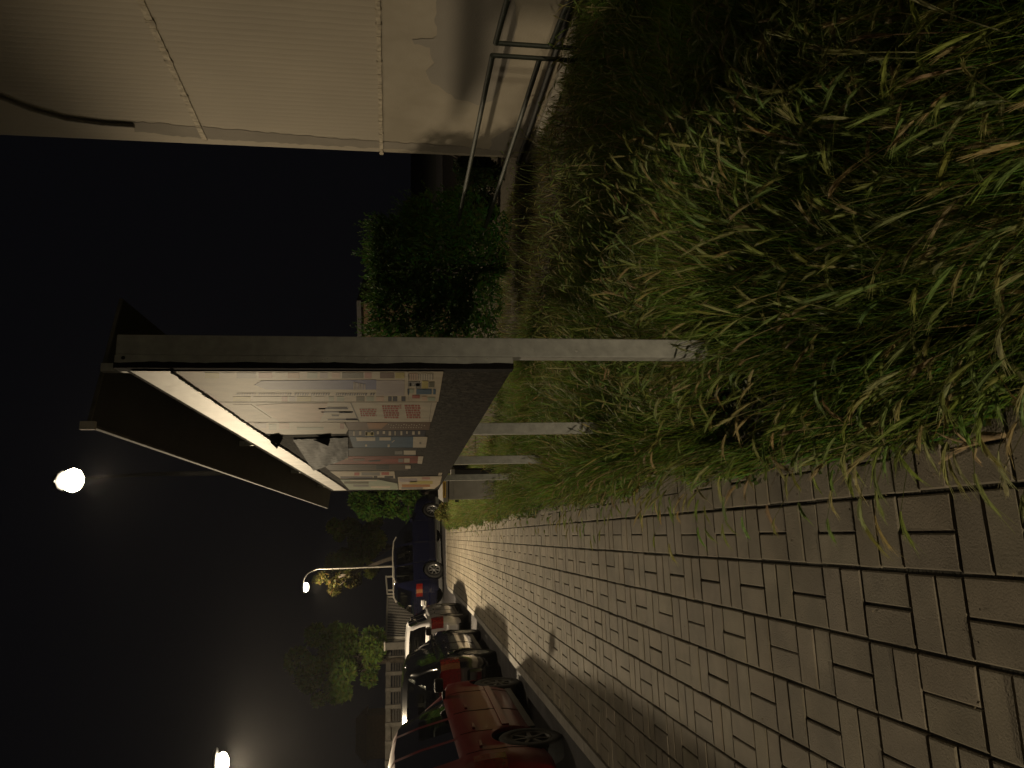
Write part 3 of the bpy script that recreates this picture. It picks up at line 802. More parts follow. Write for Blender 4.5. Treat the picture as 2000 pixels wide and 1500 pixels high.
# ------------------------------------------------------------------ poster board
BX = onZ(1485, 818, 0.0).x            # plane of the first post
def board():
    YN = 2.62
    # x of the layers seen on the near end of the board
    yn = YN
    def X_at(x, y): return onY(x, y, yn).x
    xp1 = X_at(1000, 660); xp0 = X_at(1000, 697); xb0 = X_at(1000, 712); xk0 = X_at(1000, 722)
    front = xk0
    top = onX(235, 716, xb0).z; bot = onX(1000, 716, xb0).z
    yf = onX(760, 957, front).y
    base = Vector((xp0, yn, 0))
    t = empty('poster_board', base, 0, 'long roofed poster board on galvanised legs covered with posters', 'notice board')
    # posts
    for i, Y in enumerate((yn, 4.74, 6.80, 8.87)):
        b = MB(base)
        w_ = xp1 - xp0
        b.box(((xp0 + xp1) / 2, Y + 0.03, (bot if i else top) / 2 - 0.05), (w_, 0.06, (bot + 0.3 if i else top) + 0.1), 0, None, 0.004)
        if i == 0:
            pass
        for _ in range(16):
            z = random.uniform(0.2, top if i == 0 else bot); s = random.uniform(0.002, 0.008) * random.uniform(0.5, 1)
            b.lathe([(0.0, s), (0.0009, s * 0.9), (0.0013, 0.0)], (random.uniform(xp0 + 0.008, xp1 - 0.008), Y - 0.0002, z), (0, -1, 0), 8, 1)
        b.build('leg', [M['galv'], M['spot']], t)
    # end channel
    b = MB(base); b.box(((xb0 + xp0) / 2, yn + 0.02, (top + bot) / 2), (xp0 - xb0 - 0.001, 0.05, top - bot), 0, None, 0.003)
    for _ in range(26):
        z = random.uniform(bot + 0.02, top - 0.1); s = random.uniform(0.002, 0.008) * random.uniform(0.5, 1)
        b.lathe([(0.0, s), (0.0009, s * 0.9), (0.0013, 0.0)], (random.uniform(xb0 + 0.008, xp0 - 0.008), yn - 0.0052, z), (0, -1, 0), 8, 1)
    b.lathe([(0.0, 0.007), (0.0012, 0.0065), (0.0014, 0.0)], (xb0 + 0.018, yn - 0.0052, top - 0.03), (0, -1, 0), 10, 2)
    b.build('end_channel', [M['galv'], M['spot'], M['black']], t)
    # black weather strip with a ragged edge
    b = MB(base); n = 60; V = []
    for i in range(n + 1):
        z = bot + (top - bot) * i / n; V.append((xb0 + 0.002 + 0.004 * math.sin(i * 0.5) * random.random(), yn - 0.008, z))
    for i in range(n + 1):
        z = bot + (top - bot) * i / n; V.append((xk0 + 0.001, yn - 0.008, z))
    q = len(V); V += [(x, yn + 0.05, z) for x, y, z in V]
    Fc = [(i, i + 1, n + 2 + i, n + 1 + i) for i in range(n)] + [(i, i + 1, q + i + 1, q + i) for i in range(n)] + [(n + 1 + i, n + 2 + i, q + n + 2 + i, q + n + 1 + i) for i in range(n)]
    b.add(V, Fc); b.build('weather_strip', M['rubber'], t)
    # panel
    b = MB(base); b.box(((front + xp0) / 2 + 0.001, (yn + 0.05 + yf) / 2, (top + bot) / 2 - 0.01), (xp0 - front, yf - yn - 0.05, top - bot - 0.03), 0)
    b.build('panel', M['boarddark'], t)
    b = MB(base); b.box(((front + xp0) / 2, yf + 0.012, (top + bot) / 2), (xp0 - front + 0.01, 0.022, top - bot), 0); b.build('end_channel', M['rubber'], t)
    # helper on the front face
    def fp(x, y, lay=0.0): return onX(x, y, front - lay)
    NX = Vector((-1, 0, 0))
    def quad(bm_, pts, mi, lay):
        poly = [fp(x, y, 0.0) for x, y in pts]
        bm_.plate([Vector((front - lay, p.y, p.z)) for p in poly], NX, 0.0008, mi)
    # pale rail along the top
    b = MB(base); quad(b, [(255, 722.5), (332, 722.5), (677, 957), (652, 957)], 0, 0.004); b.build('top_rail', M['alu'], t)
    b = MB(base); n = 150; V = []
    for i in range(n + 1):
        q0 = i / n
        if q0 < 0.56: x = 334 + 186 * q0 / 0.56; y = 722.5 + 129.5 * q0 / 0.56
        else: x = 520 + 160 * (q0 - 0.56) / 0.44; y = 852 + 105 * (q0 - 0.56) / 0.44
        p = fp(x, y); a_ = random.uniform(0.002, 0.012); c_ = random.uniform(0.002, 0.010)
        V += [(front - 0.0062, p.y, p.z + a_), (front - 0.0062 - random.uniform(0.001, 0.006), p.y, p.z - c_)]
    b.add(V, [(2 * i, 2 * i + 1, 2 * i + 3, 2 * i + 2) for i in range(n)], 0)
    b.build('torn_edge', M['rubber'], t)

    cream = pm('poster_cream', (0.56, 0.48, 0.37)); white = pm('poster_white', (0.60, 0.53, 0.43)); lav = pm('poster_lavender', (0.42, 0.36, 0.36))
    blue = pm('poster_blue', (0.16, 0.17, 0.33)); ink = pm('poster_ink', (0.07, 0.07, 0.10)); yel = pm('poster_yellow', (0.48, 0.40, 0.13))
    redp = pm('poster_red', (0.42, 0.10, 0.075)); peach = pm('poster_peach', (0.60, 0.42, 0.32)); olive = pm('poster_olive', (0.13, 0.125, 0.08))
    mint = pm('poster_mint', (0.38, 0.42, 0.33)); brown = pm('poster_brown', (0.15, 0.085, 0.055)); orange = pm('poster_orange', (0.40, 0.19, 0.08))
    navy = pm('poster_navy', (0.022, 0.024, 0.045)); teal = pm('poster_teal', (0.055, 0.12, 0.20)); dred = pm('poster_dark_red', (0.26, 0.055, 0.035), 0.35, 0.35, 6)
    dolive = pm('poster_dark_olive', (0.075, 0.055, 0.035), 0.4, 0.4, 5); grey = pm('poster_grey', (0.22, 0.21, 0.20)); pink = pm('poster_pink', (0.45, 0.24, 0.20))
    black = pm('poster_black', (0.018, 0.019, 0.02), 0.35, 0.4, 5); deepblue = pm('poster_strong_blue', (0.05, 0.09, 0.25))
    PAL = [cream, white, lav, blue, ink, yel, redp, peach, olive, mint, brown, orange, navy, teal, dred, dolive, grey, pink, black, deepblue]
    I = {m_.name: i for i, m_ in enumerate(PAL)}
    def poster(label, sheet_, details, lay=0.002):
        b = MB(base); quad(b, sheet_[0], I['poster_' + sheet_[1]], lay)
        for d in details:
            pts, c = d[0], d[1]; l2 = d[2] if len(d) > 2 else 1
            if len(pts) == 2:   # box x0,y0 - x1,y1
                (x0, y0), (x1, y1) = pts; pts = [(x0, y0), (x1, y0), (x1, y1), (x0, y1)]
            quad(b, pts, I['poster_' + c], lay + 0.0012 * l2)
        o = b.build('poster', PAL, t); o['label'] = label
    # 1: pastel sheet with the blue tower bar
    D = [([(497, 750), (510, 742), (735, 740), (735, 759), (520, 759)], 'blue')]
    rows = [(726, 737, [(400, 428, 'yellow'), (433, 460, 'cream'), (462, 500, 'grey'), (505, 532, 'pink'), (538, 560, 'cream'), (562, 585, 'orange'), (600, 620, 'mint'), (625, 640, 'lavender'), (648, 664, 'peach'), (668, 710, 'olive'), (712, 726, 'pink'), (742, 770, 'brown'), (772, 790, 'yellow')]),
            (773, 782, [(455, 490, 'yellow'), (495, 548, 'white'), (550, 562, 'pink'), (565, 577, 'lavender'), (580, 608, 'yellow'), (614, 634, 'white'), (642, 652, 'mint'), (658, 672, 'mint'), (696, 712, 'olive'), (716, 730, 'mint'), (735, 750, 'peach'), (758, 765, 'navy'), (767, 776, 'navy'), (784, 792, 'navy')])]
    for y0, y1, L in rows:
        for (x0, x1, c) in L: D.append(([(x0, y0), (x1, y0), (x1, y1), (x0, y1)], c))
    D.append(([(735, 741), (790, 741), (790, 771), (735, 771)], 'lavender'))
    D.append(([(795, 725), (796, 782), (798, 782), (797, 725)], 'white', 2))
    for (x0, y0, x1, y1, c) in ((797, 743, 820, 752, 'grey'), (800, 745, 803, 752, 'ink'), (812, 746, 822, 756, 'grey'), (824, 742, 836, 756, 'yellow'), (838, 744, 848, 754, 'olive'), (796, 757, 799, 769, 'deepblue' if False else 'teal'), (800, 758, 808, 766, 'mint'), (813, 758, 843, 768, 'teal'), (846, 758, 851, 768, 'teal'), (805, 770, 820, 776, 'red'), (824, 772, 834, 780, 'peach'), (836, 774, 850, 781, 'mint'), (800, 727, 816, 740, 'peach'), (822, 727, 846, 740, 'white')):
        D.append(([(x0, y0), (x1, y1)], c, 2))
    for k in range(11): D.append(([(798 + k * 4.6, 728), (799.2 + k * 4.6, 739)], 'grey', 3))
    xx = 462                                                         # sideways line of lettering
    for k in range(58):
        wv = random.choice((2.0, 3.0, 3.4)); 
        if random.random() < 0.85: D.append(([(xx + 1.5, 766), (xx + wv + 1.5, 766), (xx + wv, 770), (xx, 770)], 'ink' if xx > 560 else 'lavender', 2))
        xx += wv + 1.9
    for k in range(5): D.append(([(690 + k * 5 - (k % 2) * 2, 744 + k), (694 + k * 5, 758)], 'lavender', 2))
    poster('pastel poster with a tall pointed blue bar and rows of small pictures', ([(338, 724), (866, 724.5), (856, 783.5), (417, 783.5)], 'cream'), D)
    # 2: white sheet with red lettering blocks
    D = [([(500, 790), (560, 786), (640, 786), (625, 822), (545, 822)], 'peach'), ([(455, 788), (490, 788), (530, 815), (510, 822), (475, 822)], 'white')]
    for (x0, y0, x1, y1) in ((622, 795, 680, 798), (628, 802, 690, 804.5), (648, 809, 662, 811.5), (640, 817, 700, 819.5), (640, 793.5, 678, 796), (662, 802, 688, 805.5), (676, 815.5, 697, 819)):
        D.append(([(x0, y0), (x1, y1)], 'ink'))
    D.append(([(684, 785.5), (686.5, 785.5), (702.5, 822.5), (700, 822.5)], 'grey'))
    for (x0, x1, y0, y1, n_) in ((702, 734, 797, 813, 4), (746, 778, 790.5, 817, 6), (790, 820, 789.5, 817, 6)):
        for k in range(n_):
            ya = y0 + (y1 - y0) * k / n_; yb = ya + (y1 - y0) / n_ * 0.68; x = x0 + (k * 0.9)
            while x < x1:
                wv = random.choice((3, 4.2, 6)); D.append(([(x, ya), (min(x + wv, x1 + 1), ya), (min(x + wv, x1 + 1) + .4, yb), (x + .4, yb)], 'red')); x += wv + 1.3
    D.append(([(780, 789), (784, 797)], 'pink')); D.append(([(842, 786), (842.8, 786), (838.8, 822), (838, 822)], 'grey'))
    poster('white poster with three blocks of red lettering', ([(420, 784.5), (853.5, 784.5), (842.5, 823), (478, 823)], 'white'), D)
    # 3: brown
    D = [([(717, 824.5), (758, 824.5), (745, 836), (720, 836)], 'orange')]
    for k in range(15): D.append(([(758 + k * 5, 827 + (k % 3)), (760 + k * 5, 828.6 + (k % 3))], 'cream')); 
    for k in range(13): D.append(([(762 + k * 5, 833), (763.6 + k * 5, 834.6)], 'cream'))
    poster('brown poster with an orange streak and pale specks of lettering', ([(674, 823.5), (841, 823.5), (838, 839), (681, 839)], 'brown'), D)
    # pale torn sheets left of it
    poster('pale torn sheet with faint pastel shapes above the brown poster', ([(480, 824), (672, 824), (680, 838), (676, 846), (560, 848), (520, 846)], 'cream'),
           [([(497, 825), (520, 834)], 'lavender'), ([(525, 827), (540, 838)], 'mint'), ([(545, 825), (565, 836)], 'peach'), ([(580, 833), (632, 838)], 'mint'), ([(664, 826), (672, 836)], 'pink')])
    # 4: navy
    D = []
    for k in range(12):
        x = 690 + k * 11.5; D.append(([(x, 841), (x + random.uniform(2, 5), random.uniform(846, 850))], 'cream'))
    D.append(([(714, 843), (730, 850)], 'yellow'))
    poster('dark navy poster with yellow lettering', ([(681, 839.5), (832, 839.5), (829, 851.5), (681, 851.5)], 'navy'), D)
    # 5: blue
    poster('blue poster with white paper labels and a white foot', ([(682, 852), (835, 852), (831, 873.5), (690, 873.5)], 'teal'),
           [([(695, 853), (733, 853), (733, 860), (697, 860)], 'white'), ([(741, 853), (763, 859)], 'white'), ([(807, 852), (835, 852), (831.5, 873), (806.5, 873)], 'white'), ([(757, 867), (761, 872)], 'white'), ([(713, 867), (717, 871)], 'white'),
            ([(765, 862), (770, 858), (771, 859), (766, 863)], 'white', 2), ([(819, 862), (823, 866)], 'grey', 2)])
    poster('black glossy sheet with two small white labels', ([(655, 874), (815, 874), (812, 890), (600, 890), (608, 880)], 'black'),
           [([(771, 879.5), (786, 886.5)], 'grey'), ([(788.5, 879), (812, 887)], 'white'), ([(640, 875), (690, 875), (650, 885), (606, 885)], 'teal')])
    poster('dark red poster with small yellowed labels', ([(612, 891), (822, 890), (820, 904), (775, 905.5), (628, 906)], 'dark_red'),
           [([(720, 899), (744, 897), (742, 900), (722, 901)], 'black'), ([(778, 895), (788, 902)], 'grey'), ([(789.5, 894.5), (800, 902.5)], 'cream'), ([(817, 890.5), (827, 890.5), (824, 905), (815.5, 904.5)], 'white'), ([(650, 893), (680, 897)], 'orange'), ([(690, 895), (712, 899)], 'brown')])
    poster('dark olive poster with one small pale label', ([(630, 907), (800, 906), (796, 918.5), (644, 918.5)], 'dark_olive'), [([(791.5, 908), (802, 914.5)], 'cream', 2), ([(735, 908), (760, 916)], 'black')])
    poster('cream poster with red and grey stripes at the far end of the board', ([(644, 920), (770, 920), (772, 934), (745, 932), (664, 934)], 'cream'),
           [([(692, 922), (702, 928)], 'red'), ([(745, 921.5), (760, 927)], 'red'), ([(706, 922), (742, 928)], 'grey'), ([(665, 930), (728, 933)], 'ink'), ([(730, 929), (737, 932)], 'black'), ([(751, 929), (768, 933)], 'black')])
    poster('pale green and cream sheets at the far end of the board', ([(664, 936), (738, 936), (776, 944), (778, 956), (682, 956)], 'mint'),
           [([(684, 936.5), (736, 939)], 'white'), ([(672, 940), (720, 944)], 'olive'), ([(724, 949), (762, 953)], 'white'), ([(690, 946), (720, 950)], 'grey')])
    poster('curling poster with yellow streaks in the bottom far corner', ([(777, 930), (863, 929), (859, 945), (848, 954), (779, 955.5)], 'cream'),
           [([(780, 933), (815, 940)], 'lavender'), ([(800, 938), (845, 944)], 'yellow'), ([(824, 930.5), (840, 935)], 'pink'), ([(785, 945), (840, 950)], 'orange'), ([(784, 950.5), (826, 954)], 'grey')], 0.006)
    poster('small pale label on the dark foot of the board', ([(857, 923), (864, 923), (862, 928), (856, 928)], 'cream'), [([(858, 924.5), (861, 926)], 'grey')])
    # torn glossy film, curling off the board
    b = MB(base); n, mm = 18, 10; V = []
    for i in range(n + 1):
        for j in range(mm + 1):
            s_, q_ = i / n, j / mm
            x = 572 + 108 * s_ + 40 * q_ * (1 - s_); y = 856 + 62 * q_ - 4 * s_ - 22 * s_ * q_
            p = fp(x, y); V.append((front - 0.006 - 0.005 * math.sin(s_ * 3.1) * (0.4 + 0.6 * q_) * abs(math.sin(q_ * 4 + s_ * 5)) - random.uniform(0, 0.004), p.y, p.z))
    b.add(V, [(i * (mm + 1) + j, i * (mm + 1) + j + 1, (i + 1) * (mm + 1) + j + 1, (i + 1) * (mm + 1) + j) for i in range(n) for j in range(mm)], 0, True)
    b.build('torn_film', mat('torn_film', (0.035, 0.04, 0.045), 0.6, 0.9, 14, 0.3, 30, spec=0.02), t)
    for pts in ([(526, 848), (545, 845), (553, 853), (541, 874), (529, 862)], [(612, 851), (644, 847), (642, 864)]):
        b = MB(base); quad(b, pts, 0, 0.024 if pts[0][0] > 600 else 0.009); o = b.build('tear', M['hole'], t)
    # roof: sloped sheet over the board
    f0 = onZ(175, 828, 1.36 + 1.15); f1 = onZ(640, 985, 1.36 + 1.15)
    r0 = onY(243, 588, f0.y + 0.02)
    xf = f0.x; zf = f0.z; xr = r0.x; zr = r0.z; ya = f0.y; yb = f1.y
    b = MB(base)
    V = []; 
    prof = [(xf, zf - 0.012), (xf, zf), (xr, zr + 0.012), (xr, zr), ((xf + xr) / 2, (zf + zr) / 2 - 0.006)]
    prof = [(xf, zf - 0.006), (xf, zf + 0.004), (xr, zr + 0.006), (xr, zr - 0.004)]
    V = [(x, ya, z) for x, z in prof] + [(x, yb, z) for x, z in prof]
    b.add(V, [(0, 1, 2, 3), (7, 6, 5, 4), (0, 4, 5, 1), (1, 5, 6, 2), (2, 6, 7, 3), (3, 7, 4, 0)]); b.build('roof', M['roofdark'], t)
    b = MB(base); b.box((xf - 0.006, (ya + yb) / 2, zf), (0.010, yb - ya, 0.022), 0); b.build('roof_edge', M['roofedge'], t)
    b = MB(base); b.bar((xf, ya - 0.006, zf), (xr, ya - 0.006, zr), 0.01, 0.012); b.build('roof_edge', M['roofedge'], t)
    b = MB(base); b.box((xf - 0.008, ya - 0.012, zf), (0.03, 0.02, 0.05), 0); b.build('roof_cap', M['whitemetal'], t)
    for Y in (yn + 0.1, 4.9, 7.0, 9.0):
        b = MB(base); xm = (xp0 + front) / 2; b.box((xm, Y, (top + zf + (zr - zf) * (xm - xf) / (xr - xf)) / 2 - 0.012), (0.03, 0.03, max(0.03, abs(zf + (zr - zf) * (xm - xf) / (xr - xf) - top))), 0); b.build('roof_bracket', M['galv'], t)
board()

# ------------------------------------------------------------------ utility cabinet beyond the board
def cabinet():
    D = 11.0
    a = onD(862, 978, D); c = onD(945, 978, D); r = onD(862, 936, D)
    base = Vector((a.x, a.y, gz(a.y)))
    d = (r - a); d.z = 0; W_ = d.length; d.normalize(); n = Vector((-d.y, d.x, 0))
    if n.y < 0: n = -n
    rot = Matrix((d, n, Vector((0, 0, 1)))).transposed()
    t = empty('utility_cabinet', base, 0, 'grey utility cabinet with a yellow label standing in the grass past the poster board', 'cabinet')
    H = a.z - 0.10
    def at(u_, v_, z): return base + d * u_ + n * v_ + Vector((0, 0, z))
    b = MB(base); b.box(at(W_ / 2, 0.16, H / 2 - 0.02), (W_ - 0.02, 0.30, H + 0.02), 0, rot, 0.006); b.build('body', M['cabinet'], t)
    b = MB(base); b.box(at(W_ / 2, 0.0, H / 2 + 0.02), (W_ - 0.05, 0.012, H - 0.22), 0, rot, 0.003); b.build('door', M['cabinet'], t)
    b = MB(base)
    q = [at(-0.02, -0.03, H), at(W_ + 0.02, -0.03, H), at(W_ + 0.02, -0.03, H + 0.09), at(-0.02, -0.03, H + 0.07), at(-0.02, 0.34, H), at(W_ + 0.02, 0.34, H), at(W_ + 0.02, 0.34, H + 0.15), at(-0.02, 0.34, H + 0.13)]
    b.add(q, [(0, 1, 2, 3), (7, 6, 5, 4), (3, 2, 6, 7), (0, 3, 7, 4), (1, 5, 6, 2), (0, 4, 5, 1)]); b.build('lid', M['cabinet'], t)
    b = MB(base); b.box(at(W_ / 2, -0.035, H - 0.012), (W_ + 0.03, 0.012, 0.012), 0, rot); b.build('lid_gap', M['black'], t)
    b = MB(base); b.box(at(W_ * 0.55, -0.036, H + 0.055), (W_ * 0.8, 0.006, 0.05), 0, rot); b.box(at(W_ * 0.55, -0.041, H + 0.055), (W_ * 0.62, 0.004, 0.018), 1, rot); b.build('label_plate', [M['cablabel'], M['labelink']], t)
    b = MB(base); b.box(at(-0.012, 0.02, H - 0.14), (0.03, 0.03, 0.06), 0, rot); b.build('hinge', M['black'], t)
    # second low dark box behind the third leg
    p = onD(884, 925, D + 0.3); base2 = Vector((p.x, p.y, gz(p.y)))
    b = MB(base2); b.box(base2 + Vector((0, 0, 0.32)), (0.14, 0.2, 0.68), 0, rot, 0.01); b.box(base2 + Vector((0, 0, 0.69)), (0.17, 0.23, 0.06), 1, rot, 0.008)
    o = b.build('meter_box', [M['darkwall'], M['cabinet']]); tag(o, 'small dark meter box squeezed between the grey cabinet and a board leg', 'meter box')
cabinet()

# ------------------------------------------------------------------ cars
def interp(tab, y):
    if y <= tab[0][0]: return tab[0][1]
    for (a, b), (c, d) in zip(tab, tab[1:]):
        if y <= c: return b + (d - b) * (y - a) / (c - a + 1e-9)
    return tab[-1][1]

def car(name, label, rear_right, heading, paint, L, W, H, rear_ov, wb, wheel_r, roof, belt, glass_side, glass_rear, glass_front, rails=False,
        light_spec=(0.62, 0.95, 0.16), moulding=True, plate=True, amber=False, hub='alloy', spoiler=False, mirrors=True, light_col=None):
    """local axes: x right, y forward (0 = rear bumper), z up; rear_right is the world position of that corner on the road"""
    rr = Vector(rear_right)
    rx = Vector((math.cos(heading), -math.sin(heading), 0))
    org = rr - rx * W / 2
    t = empty(name, org, -heading, label, 'car', 'cars parked along the kerb')
    hw = W / 2
    wy = (rear_ov, rear_ov + wb); ar = wheel_r + 0.055
    ys = sorted(set([round(v, 4) for v in list(np.linspace(0.0, 0.14, 6)) + list(np.linspace(0.14, L - 0.18, 62)) + list(np.linspace(L - 0.18, L, 6)) +
                     [g for ab in glass_side for g in ab] + list(glass_rear) + list(glass_front) +
                     [c + ar * math.sin(q) for c in wy for q in np.linspace(-math.pi / 2, math.pi / 2, 15)]]))
    ys = [ys[0]] + [b for a, b in zip(ys, ys[1:]) if b - a > 0.004]
    def wfac(y):
        f = 1.0
        if y < 0.30: f = 0.86 + 0.14 * math.sin(min(1, y / 0.30) * math.pi / 2)
        if y > L - 0.7: f = 0.74 + 0.26 * math.sin(min(1, (L - y) / 0.7) * math.pi / 2)
        return f
    rows = []
    for y in ys:
        f = hw * wfac(y); zl = 0.20
        if y < 0.10: zl = 0.26
        for c in wy:
            if abs(y - c) < ar: zl = max(zl, wheel_r + math.sqrt(max(0, ar * ar - (y - c) ** 2)))
        zb = interp(belt, y); zt = interp(roof, y)
        g = max(0.0, zt - zb)
        tuck = min(1.0, g / 0.42)
        sec = [(f * 0.90, zl), (f * 0.955, max(zl, zl + 0.05)), (f * 0.99, max(0.40, zl + 0.005)), (f * 1.0, max(0.58, zl + 0.01)), (f * 0.995, max(0.60, zl + 0.015)), (f * 0.985, max(zb * 0.86, zl + 0.02)), (f * 0.955, max(zb, zl + 0.03)),
               (f * (0.955 - 0.035 * tuck) - 0.01, zb + 0.05 * min(1, g * 6)), (f * (0.955 - 0.11 * tuck) - 0.02, zb + g * 0.55), (f * (0.955 - 0.19 * tuck) - 0.03, zb + g * 0.90), (f * (0.955 - 0.25 * tuck) - 0.06, zb + g * 0.975), (f * 0.40, zb + g * 1.0 + 0.012), (0.0, zb + g * 1.0 + 0.02)]
        rows.append(sec)
    nr = len(rows[0]); ny = len(ys)
    def pt(i, j, s): x, z = rows[i][j]; return Vector((x * s, ys[i], z))
    bodyM = MB(); glassM = {}
    def inr(y0, y1, ab): return y0 >= ab[0] - 1e-3 and y1 <= ab[1] + 1e-3
    doorM = MB()
    doors = [(ab[0] - 0.05, ab[1] + 0.05) for ab in glass_side]
    for s in (1, -1):
        for i in range(ny - 1):
            for j in range(nr - 1):
                q = [pt(i, j, s), pt(i + 1, j, s), pt(i + 1, j + 1, s), pt(i, j + 1, s)]
                key = None
                if j in (7, 8):
                    for gi, ab in enumerate(glass_side):
                        if inr(ys[i], ys[i + 1], ab) and interp(roof, ys[i]) - interp(belt, ys[i]) > 0.14 and interp(roof, ys[i + 1]) - interp(belt, ys[i + 1]) > 0.10: key = ('window', gi, s)
                if j in (10, 11):
                    if inr(ys[i], ys[i + 1], glass_rear): key = ('rear_window', 0, 0)
                    if inr(ys[i], ys[i + 1], glass_front): key = ('windscreen', 0, 0)
                if key:
                    glassM.setdefault(key, MB()).add(q, [(0, 1, 2, 3)], 0, True)
                else:
                    bodyM.add(q, [(0, 1, 2, 3)], 0, True)
    for i in (0, ny - 1):
        V = [pt(i, j, 1) for j in range(nr)] + [pt(i, j, -1) for j in range(nr - 2, -1, -1)]
        bodyM.add(V, [tuple(range(len(V)))], 0, False)
    # floor
    bodyM.add([(-hw * .86, 0.1, 0.24), (hw * .86, 0.1, 0.24), (hw * .86, L - 0.1, 0.24), (-hw * .86, L - 0.1, 0.24)], [(0, 1, 2, 3)], 1)
    bo = bodyM.build('body', [paint, M['black']], t, False)
    bm = bmesh.new(); bm.from_mesh(bo.data); bmesh.ops.remove_doubles(bm, verts=bm.verts[:], dist=0.0008); bmesh.ops.recalc_face_normals(bm, faces=bm.faces[:]); bm.to_mesh(bo.data); bm.free()
    for (nm, gi, s), g in glassM.items():
        go = g.build(nm, M['glass'], t)
    def sidex(y, z):
        k = min(range(ny), key=lambda i: abs(ys[i] - y)); sec = rows[k]
        for (xa, za), (xb, zb2) in zip(sec, sec[1:]):
            if za <= z <= zb2: return xa + (xb - xa) * (z - za) / (zb2 - za + 1e-9)
        return sec[3][0]
    # door seams (thin shut lines) and rubbing strips, both sides
    for s in (1, -1):
        for (y0, y1) in [(ab[0] - 0.04, ab[1] + 0.03) for ab in glass_side if ab[1] - ab[0] > 0.55]:
            for y in (y0, y1):
                b = MB()
                zs_ = [z for z in np.linspace(0.27, interp(belt, y) - 0.01, 12)]
                ok = [z for z in zs_ if all(abs(y - c) > ar or z > wheel_r + math.sqrt(max(0, ar * ar - (y - c) ** 2)) + 0.02 for c in wy)]
                b.tube([Vector((s * (sidex(y, z) + 0.0005), y, z)) for z in ok], 0.004, 5)
                b.build('shut_line', M['black'], t)
            b = MB(); zh = interp(belt, (y0 + y1) / 2) * 0.84; yh = y0 + 0.16
            b.box((s * (sidex(yh, zh) + 0.012), yh, zh), (0.022, 0.17, 0.03), 0, None, 0.006); b.build('door_handle', paint if paint is not M['silver'] else M['trim'], t)
        if moulding:
            b = MB(); b.bar((s * (sidex(rear_ov + ar + 0.02, 0.5) + 0.004), rear_ov + ar + 0.02, 0.50), (s * (sidex(rear_ov + wb - ar - 0.02, 0.5) + 0.004), rear_ov + wb - ar - 0.02, 0.50), 0.022, 0.07); b.build('side_moulding', paint if moulding == 'paint' else M['trim'], t)
        b = MB(); b.bar((s * hw * 0.93, rear_ov + ar + 0.03, 0.235), (s * hw * 0.93, rear_ov + wb - ar - 0.03, 0.235), 0.06, 0.07); b.build('sill', M['trim'], t)
        if mirrors:
            my = glass_front[0] - 0.02 if False else glass_side[-1][1] - 0.02; mz = interp(belt, my) + 0.10
            b = MB(); b.box((s * (hw + 0.09), my, mz), (0.16, 0.09, 0.11), 0, None, 0.03); b.box((s * (hw - 0.02), my + 0.01, mz - 0.06), (0.10, 0.05, 0.04), 0, None, 0.01); b.build('wing_mirror', M['black'] if paint is M['red'] else paint, t)
        if rails:
            b = MB(); yy = np.linspace(glass_rear[1] + 0.15, glass_front[0] - 0.25, 10)
            b.tube([Vector((s * (hw * 0.70), y, interp(roof, y) + (0.05 if 0 < k < 9 else -0.01))) for k, y in enumerate(yy)], 0.022, 8); b.build('roof_rail', M['alu'], t)
    # wheels
    for s in (1, -1):
        for c in wy:
            cx = s * (hw - 0.12); w2 = 0.10
            b = MB(); b.lathe([(-w2, wheel_r * 0.62), (-w2, wheel_r * 0.9), (-w2 * 0.8, wheel_r), (w2 * 0.8, wheel_r), (w2, wheel_r * 0.92), (w2, wheel_r * 0.66), (w2 * 0.7, wheel_r * 0.62)], (cx, c, wheel_r), (s, 0, 0), 28)
            tyre = b.build('wheel', M['tyre'], t)
            b = MB(); hubm = M[hub]
            b.lathe([(w2 * 0.72, wheel_r * 0.64), (w2 * 0.95, wheel_r * 0.66), (w2 * 0.9, wheel_r * 0.58), (w2 * 0.2, wheel_r * 0.55)], (cx, c, wheel_r), (s, 0, 0), 24)
            b.lathe([(w2 * 0.9, 0.0), (w2 * 0.9, 0.05), (w2 * 0.6, 0.06)], (cx, c, wheel_r), (s, 0, 0), 14)
            for k in range(7):
                q = 2 * math.pi * k / 7; d = Vector((0, math.cos(q), math.sin(q)))
                b.bar(Vector((cx + s * w2 * 0.72, c, wheel_r)) + d * 0.03, Vector((cx + s * w2 * 0.72, c, wheel_r)) + d * wheel_r * 0.60, 0.030, 0.034)
            b.lathe([(w2 * 0.15, 0.0), (w2 * 0.15, wheel_r * 0.6)], (cx, c, wheel_r), (s, 0, 0), 20, 1)
            b.build('rim', [hubm, M['black']], tyre)
            # inner arch
            b = MB(); n_ = 14
            for sgn in (1,):
                V = []
                for k in range(n_ + 1):
                    q = math.pi * k / n_; V += [Vector((s * (hw * 0.955), c + ar * math.cos(q), wheel_r + ar * math.sin(q))), Vector((s * (hw - 0.30), c + ar * math.cos(q), wheel_r + ar * math.sin(q)))]
                b.add(V, [(2 * k, 2 * k + 1, 2 * k + 3, 2 * k + 2) for k in range(n_)], 0, True)
                V2 = [V[2 * k + 1] for k in range(n_ + 1)]; b.add(V2, [tuple(range(n_ + 1))], 0)
            b.build('wheel_arch', M['black'], t)
    # rear lights wrap the corner
    z0, z1, wl = light_spec
